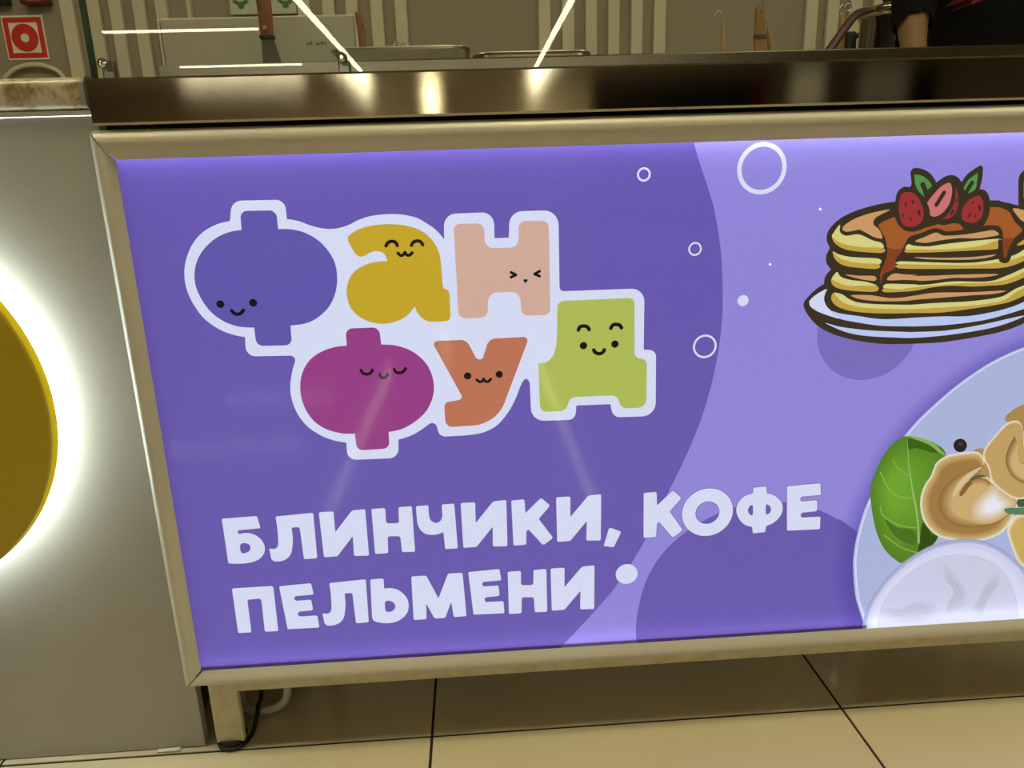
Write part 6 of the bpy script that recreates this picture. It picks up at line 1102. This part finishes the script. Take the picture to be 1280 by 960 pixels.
# ================================================================== ON THE BACK WALL
fs = thing('fire_sign', 'square white and red fire sign with a red ring on the wall', 'sign')
SX0, SX1, SZ0, SZ1 = -1.7105, -1.5610, 1.2840, 1.4375
YW = Y1
obj('plate', box(SX0, SX1, YW - 0.004, YW - 0.0005, SZ0, SZ1, 0.0005, 1), mat('sign_white', (0.80, 0.76, 0.66), 0.45), fs)
RED = mat('sign_red', (0.60, 0.030, 0.016), 0.45)
cx, cz, ho, hi = (SX0 + SX1) / 2, (SZ0 + SZ1) / 2, 0.0700, 0.0520
b = bmesh.new()
ov = [(cx - ho, cz - ho), (cx + ho, cz - ho), (cx + ho, cz + ho), (cx - ho, cz + ho)]
iv = [(cx - hi, cz - hi), (cx + hi, cz - hi), (cx + hi, cz + hi), (cx - hi, cz + hi)]
for y in (YW - 0.0046, YW - 0.0041):
    O_ = [b.verts.new((x, y, z)) for x, z in ov]
    I_ = [b.verts.new((x, y, z)) for x, z in iv]
    for k in range(4):
        b.faces.new((O_[k], O_[(k + 1) % 4], I_[(k + 1) % 4], I_[k]))
obj('red_border', b, RED, fs)
obj('red_ring', lathe([(0.0485, YW - 0.0041), (0.0485, YW - 0.0046), (0.0155, YW - 0.0046), (0.0155, YW - 0.0041)], cx, cz, 48, 'Y', closed=True), RED, fs)
al = thing('fire_alarm_box', 'dark red fire alarm box mounted above the fire sign', 'alarm')
obj('casing', box(-1.611, -1.513, YW - 0.045, YW - 0.0005, 1.4660, 1.560, 0.006, 2), mat('dark_red_plastic', (0.14, 0.012, 0.014), 0.3), al)
lt_ = bmesh.new()
for k in range(7):
    box(-1.583 + k * 0.0075, -1.583 + k * 0.0075 + 0.0045, YW - 0.0458, YW - 0.0451, 1.4755, 1.4755 + (0.005 if k % 2 else 0.0035), bm=lt_)
obj('lettering', lt_, mat('pale_red_print', (0.5, 0.3, 0.3), 0.5), al)
bk = thing('wall_switch_box', 'black box with a pale front at the upper left of the wall', 'box')
obj('casing', box(-1.76, -1.659, YW - 0.040, YW - 0.0005, 1.4690, 1.560, 0.006, 2), mat('black_plastic', (0.012, 0.012, 0.02), 0.35), bk)
obj('front_plate', box(-1.755, -1.682, YW - 0.043, YW - 0.0402, 1.4785, 1.553, 0.003, 1), mat('pale_plastic', (0.6, 0.62, 0.62), 0.4), bk)
tag(obj('white_hose', tube(spline([(-1.745, YW - 0.02, 1.10), (-1.738, YW - 0.02, 1.20), (-1.700, YW - 0.02, 1.2425), (-1.655, YW - 0.02, 1.2600), (-1.607, YW - 0.02, 1.2640), (-1.560, YW - 0.02, 1.2540), (-1.520, YW - 0.02, 1.2280), (-1.500, YW - 0.02, 1.16), (-1.498, YW - 0.02, 1.05)], 8), 0.0085, 12), mat('cream_hose', (0.66, 0.62, 0.48), 0.45), None, True), 'cream hose arching up the wall below the fire sign', 'hose')
# green leaf-printed poster
gp = thing('leaf_poster', 'small pale poster printed with green leaves on the wall', 'poster')
obj('sheet', box(-0.862, -0.617, YW - 0.026, YW - 0.0225, 1.4195, 1.60, 0.0005, 1), mat('poster_paper', (0.50, 0.54, 0.45), 0.6), gp)
gm = mat('leaf_green_print', (0.06, 0.14, 0.06), 0.6)
gm2 = mat('pale_green_print', (0.26, 0.34, 0.22), 0.6)
for k, cx in enumerate((-0.82, -0.655, -0.735)):
    b = bmesh.new()
    for s in (-1, 1):
        for q, (ln, an) in enumerate(((0.035, 20), (0.045, 45), (0.035, 75), (0.03, -15))):
            a = math.radians(90 - s * an) if an >= 0 else math.radians(-s * 70 + (0 if s > 0 else 180))
            d, nn = Vector((math.cos(a), math.sin(a))), Vector((-math.sin(a), math.cos(a)))
            o0 = Vector((cx, 1.435 + 0.010 * q))
            P_ = [o0, o0 + d * ln * 0.4 + nn * 0.007, o0 + d * ln, o0 + d * ln * 0.4 - nn * 0.007]
            yy = YW - 0.0264 - 0.00003 * (q + 4 * (s > 0))
            b.faces.new([b.verts.new((v.x, yy, v.y)) for v in P_])
    obj('leaf_print', b, gm if k < 2 else gm2, gp)

# ================================================================== UNDER THE COUNTER
tag(obj('white_conduit', tube(spline([(-0.306, 0.100, 0.135), (-0.304, 0.094, 0.075), (-0.304, 0.090, 0.045), (-0.308, 0.088, 0.028), (-0.322, 0.088, 0.0155), (-0.345, 0.090, 0.0095), (-0.372, 0.100, 0.0085), (-0.395, 0.14, 0.0085)], 8), 0.0062, 14), mat('grey_white_conduit', (0.62, 0.60, 0.52), 0.45), None, True), 'grey-white conduit curving down to the floor behind the leg', 'conduit')
tag(obj('black_cable', tube(spline([(-0.350, 0.140, 0.125), (-0.349, 0.125, 0.06), (-0.349, 0.105, 0.025), (-0.348, 0.085, 0.0225), (-0.347, 0.07, 0.015), (-0.3485, 0.05, 0.0052), (-0.353, 0.032, 0.0042), (-0.362, 0.022, 0.0042), (-0.376, 0.021, 0.0042), (-0.388, 0.03, 0.0042), (-0.400, 0.06, 0.0042)], 8), 0.0032, 10), BLACK, None, True), 'black cable lying around the foot of the counter leg', 'cable')

# ================================================================== PERSON BEHIND THE COUNTER
def person():
    root = thing('person', 'person in a black top with red print working behind the steel pot', 'person')
    V, E_, Rd = [], [], []
    def v(x, y, z, rx, ry=None, link=None):
        V.append((x, y, z))
        Rd.append((rx, ry or rx))
        if link is not None:
            E_.append((link, len(V) - 1))
        return len(V) - 1
    # facing the counter (-y); arms forward over the worktop
    pel = v(0, 0, 0.93, 0.155, 0.115)
    wst = v(0, 0, 1.06, 0.162, 0.112, pel)
    bel = v(0, 0, 1.17, 0.168, 0.115, wst)
    che = v(0, 0.005, 1.28, 0.168, 0.116, bel)
    uch = v(0, 0.01, 1.37, 0.125, 0.090, che)
    nek = v(0, 0.0, 1.45, 0.058, 0.058, uch)
    hd0 = v(0, -0.012, 1.51, 0.066, 0.076, nek)
    hd1 = v(0, -0.016, 1.575, 0.076, 0.094, hd0)
    hd2 = v(0, -0.012, 1.635, 0.074, 0.092, hd1)
    hd3 = v(0, -0.006, 1.675, 0.050, 0.062, hd2)
    for s in (-1, 1):
        sh = v(s * 0.175, 0.01, 1.365, 0.062, 0.062, uch)
        ua = v(s * 0.216, 0.02, 1.22, 0.045, 0.045, sh)
        el = v(s * 0.228, -0.005, 1.085, 0.035, 0.035, ua)
        f1 = v(s * 0.268, -0.085, 1.030, 0.027, 0.027, el)
        f2 = v(s * 0.318, -0.185, 0.965, 0.023, 0.023, f1)
        wr = v(s * 0.333, -0.215, 0.948, 0.023, 0.021, f2)
        pa = v(s * 0.348, -0.250, 0.935, 0.030, 0.016, wr)
        pb_ = v(s * 0.358, -0.285, 0.929, 0.032, 0.014, pa)
        for k, (dx, ln) in enumerate(((-0.027, 0.070), (-0.009, 0.080), (0.010, 0.076), (0.027, 0.060))):
            a = v(s * (0.362 - dx * 0.8), -0.305, 0.926, 0.0090, 0.0085, pb_)
            b_ = v(s * (0.370 - dx), -0.305 - ln * 0.5, 0.924, 0.0082, 0.0078, a)
            v(s * (0.376 - dx), -0.305 - ln, 0.915, 0.0070, 0.0065, b_)
        t = v(s * 0.318, -0.262, 0.928, 0.0105, 0.0105, pa)
        t2_ = v(s * 0.306, -0.290, 0.922, 0.0092, 0.0092, t)
        v(s * 0.304, -0.313, 0.917, 0.0080, 0.0080, t2_)
        hp = v(s * 0.088, 0.0, 0.86, 0.085, 0.090, pel)
        kn_ = v(s * 0.095, -0.010, 0.49, 0.056, 0.058, hp)
        cf2 = v(s * 0.097, 0.015, 0.34, 0.052, 0.056, kn_)
        an = v(s * 0.098, 0.020, 0.085, 0.037, 0.040, cf2)
        to = v(s * 0.102, -0.060, 0.045, 0.040, 0.032, an)
        v(s * 0.106, -0.140, 0.036, 0.038, 0.026, to)
    me = bpy.data.meshes.new('person_skeleton')
    me.from_pydata(V, E_, [])
    o = bpy.data.objects.new('person_skeleton', me)
    col.objects.link(o)
    sk_ = o.modifiers.new('skin', 'SKIN')
    for i, d in enumerate(me.skin_vertices[0].data):
        d.radius = Rd[i]
        d.use_root = (i == pel)
    sk_.use_smooth_shade = True
    sub = o.modifiers.new('sub', 'SUBSURF')
    sub.levels = 2
    dg = bpy.context.evaluated_depsgraph_get()
    body = bpy.data.meshes.new_from_object(o.evaluated_get(dg))
    bpy.data.objects.remove(o)
    body.materials.clear()
    SKIN = mat('skin', (0.20, 0.115, 0.055), 0.5, var=0.05, vscale=40)
    body.materials.append(SKIN)
    for p in body.polygons:
        p.use_smooth = True
    bo = bpy.data.objects.new('body', body)
    col.objects.link(bo)
    bo.parent = root
    def garment(name, test, off, m):
        b = bmesh.new()
        b.from_mesh(body)
        b.normal_update()
        kill = [f for f in b.faces if not test(f.calc_center_median())]
        bmesh.ops.delete(b, geom=kill, context='FACES')
        b.normal_update()
        for vv in b.verts:
            vv.co += vv.normal * off
        return obj(name, b, m, root, True)
    CLOTH = mat('black_cloth', (0.0035, 0.0035, 0.0045), 0.95, spec=0.1)
    def is_arm(c):
        return abs(c.x) > 0.172 and c.z < 1.42 and c.z > 0.80
    top = garment('shirt', lambda c: 0.90 < c.z < 1.435 and (not (c.y < -0.045 and c.z < 1.10 and abs(c.x) > 0.19)) and not (is_arm(c) and c.z < 1.068), 0.010, CLOTH)
    garment('trousers', lambda c: 0.10 < c.z < 0.945 and abs(c.x) < 0.21 and c.y > -0.16, 0.012, mat('dark_trousers', (0.01, 0.01, 0.012), 0.85))
    garment('shoe', lambda c: c.z < 0.105 and c.x < 0, 0.006, BLACK)
    garment('shoe', lambda c: c.z < 0.105 and c.x > 0, 0.006, BLACK)
    garment('hair', lambda c: c.z > 1.50 and (c.z > 1.645 or c.y > 0.012 - (c.z - 1.5) * 0.10), 0.012, mat('dark_hair', (0.02, 0.014, 0.01), 0.6))
    # face
    EYE = mat('eye', (0.05, 0.04, 0.035), 0.2)
    for s in (-1, 1):
        fm = bmesh.new()
        bmesh.ops.create_uvsphere(fm, u_segments=12, v_segments=8, radius=0.009, matrix=Matrix.Translation((s * 0.030, -0.099, 1.585)))
        obj('eye', fm, EYE, root, True)
    nm = bmesh.new()
    bmesh.ops.create_cone(nm, cap_ends=True, segments=14, radius1=0.015, radius2=0.006, depth=0.045, matrix=Matrix.Translation((0, -0.108, 1.562)))
    obj('nose', nm, SKIN, root, True)
    obj('mouth', tube(spline([(-0.022, -0.094, 1.528), (0, -0.101, 1.526), (0.022, -0.094, 1.528)], 5), 0.0045, 8), mat('lips', (0.36, 0.12, 0.10), 0.5), root, True)
    for s in (-1, 1):
        em = bmesh.new()
        bmesh.ops.create_uvsphere(em, u_segments=12, v_segments=8, radius=1.0, matrix=Matrix.Translation((s * 0.080, -0.008, 1.572)) @ Matrix.Diagonal((0.008, 0.018, 0.030, 1)))
        obj('ear', em, SKIN, root, True)
    # red print on the front of the top, laid on its surface
    RP = mat('red_print', (0.20, 0.010, 0.012), 0.7)
    dg = bpy.context.evaluated_depsgraph_get()
    for poly in (((-0.165, 1.112), (-0.175, 1.092), (-0.115, 1.112), (-0.12, 1.155)), ((-0.05, 1.100), (-0.02, 1.097), (0.0, 1.150), (-0.03, 1.150))):
        b = bmesh.new()
        nn = 6
        a, c, d, e_ = (Vector(q) for q in poly)
        rows = []
        for i in range(nn + 1):
            r_ = []
            for j in range(nn + 1):
                u, w = i / nn, j / nn
                q = (a * (1 - u) + c * u) * (1 - w) + (e_ * (1 - u) + d * u) * w
                hit, loc, nor, _ = top.ray_cast(Vector((q.x, -1, q.y)), Vector((0, 1, 0)))
                r_.append(b.verts.new((loc if hit else Vector((q.x, -0.12, q.y))) + Vector((0, -0.002, 0))))
            rows.append(r_)
        for i in range(nn):
            for j in range(nn):
                b.faces.new((rows[i][j], rows[i + 1][j], rows[i + 1][j + 1], rows[i][j + 1]))
        obj('red_print', b, RP, root, True)
    return root
who = person()
who.location = (1.235, 0.87, 0)
who.rotation_euler = (0, 0, math.radians(0))
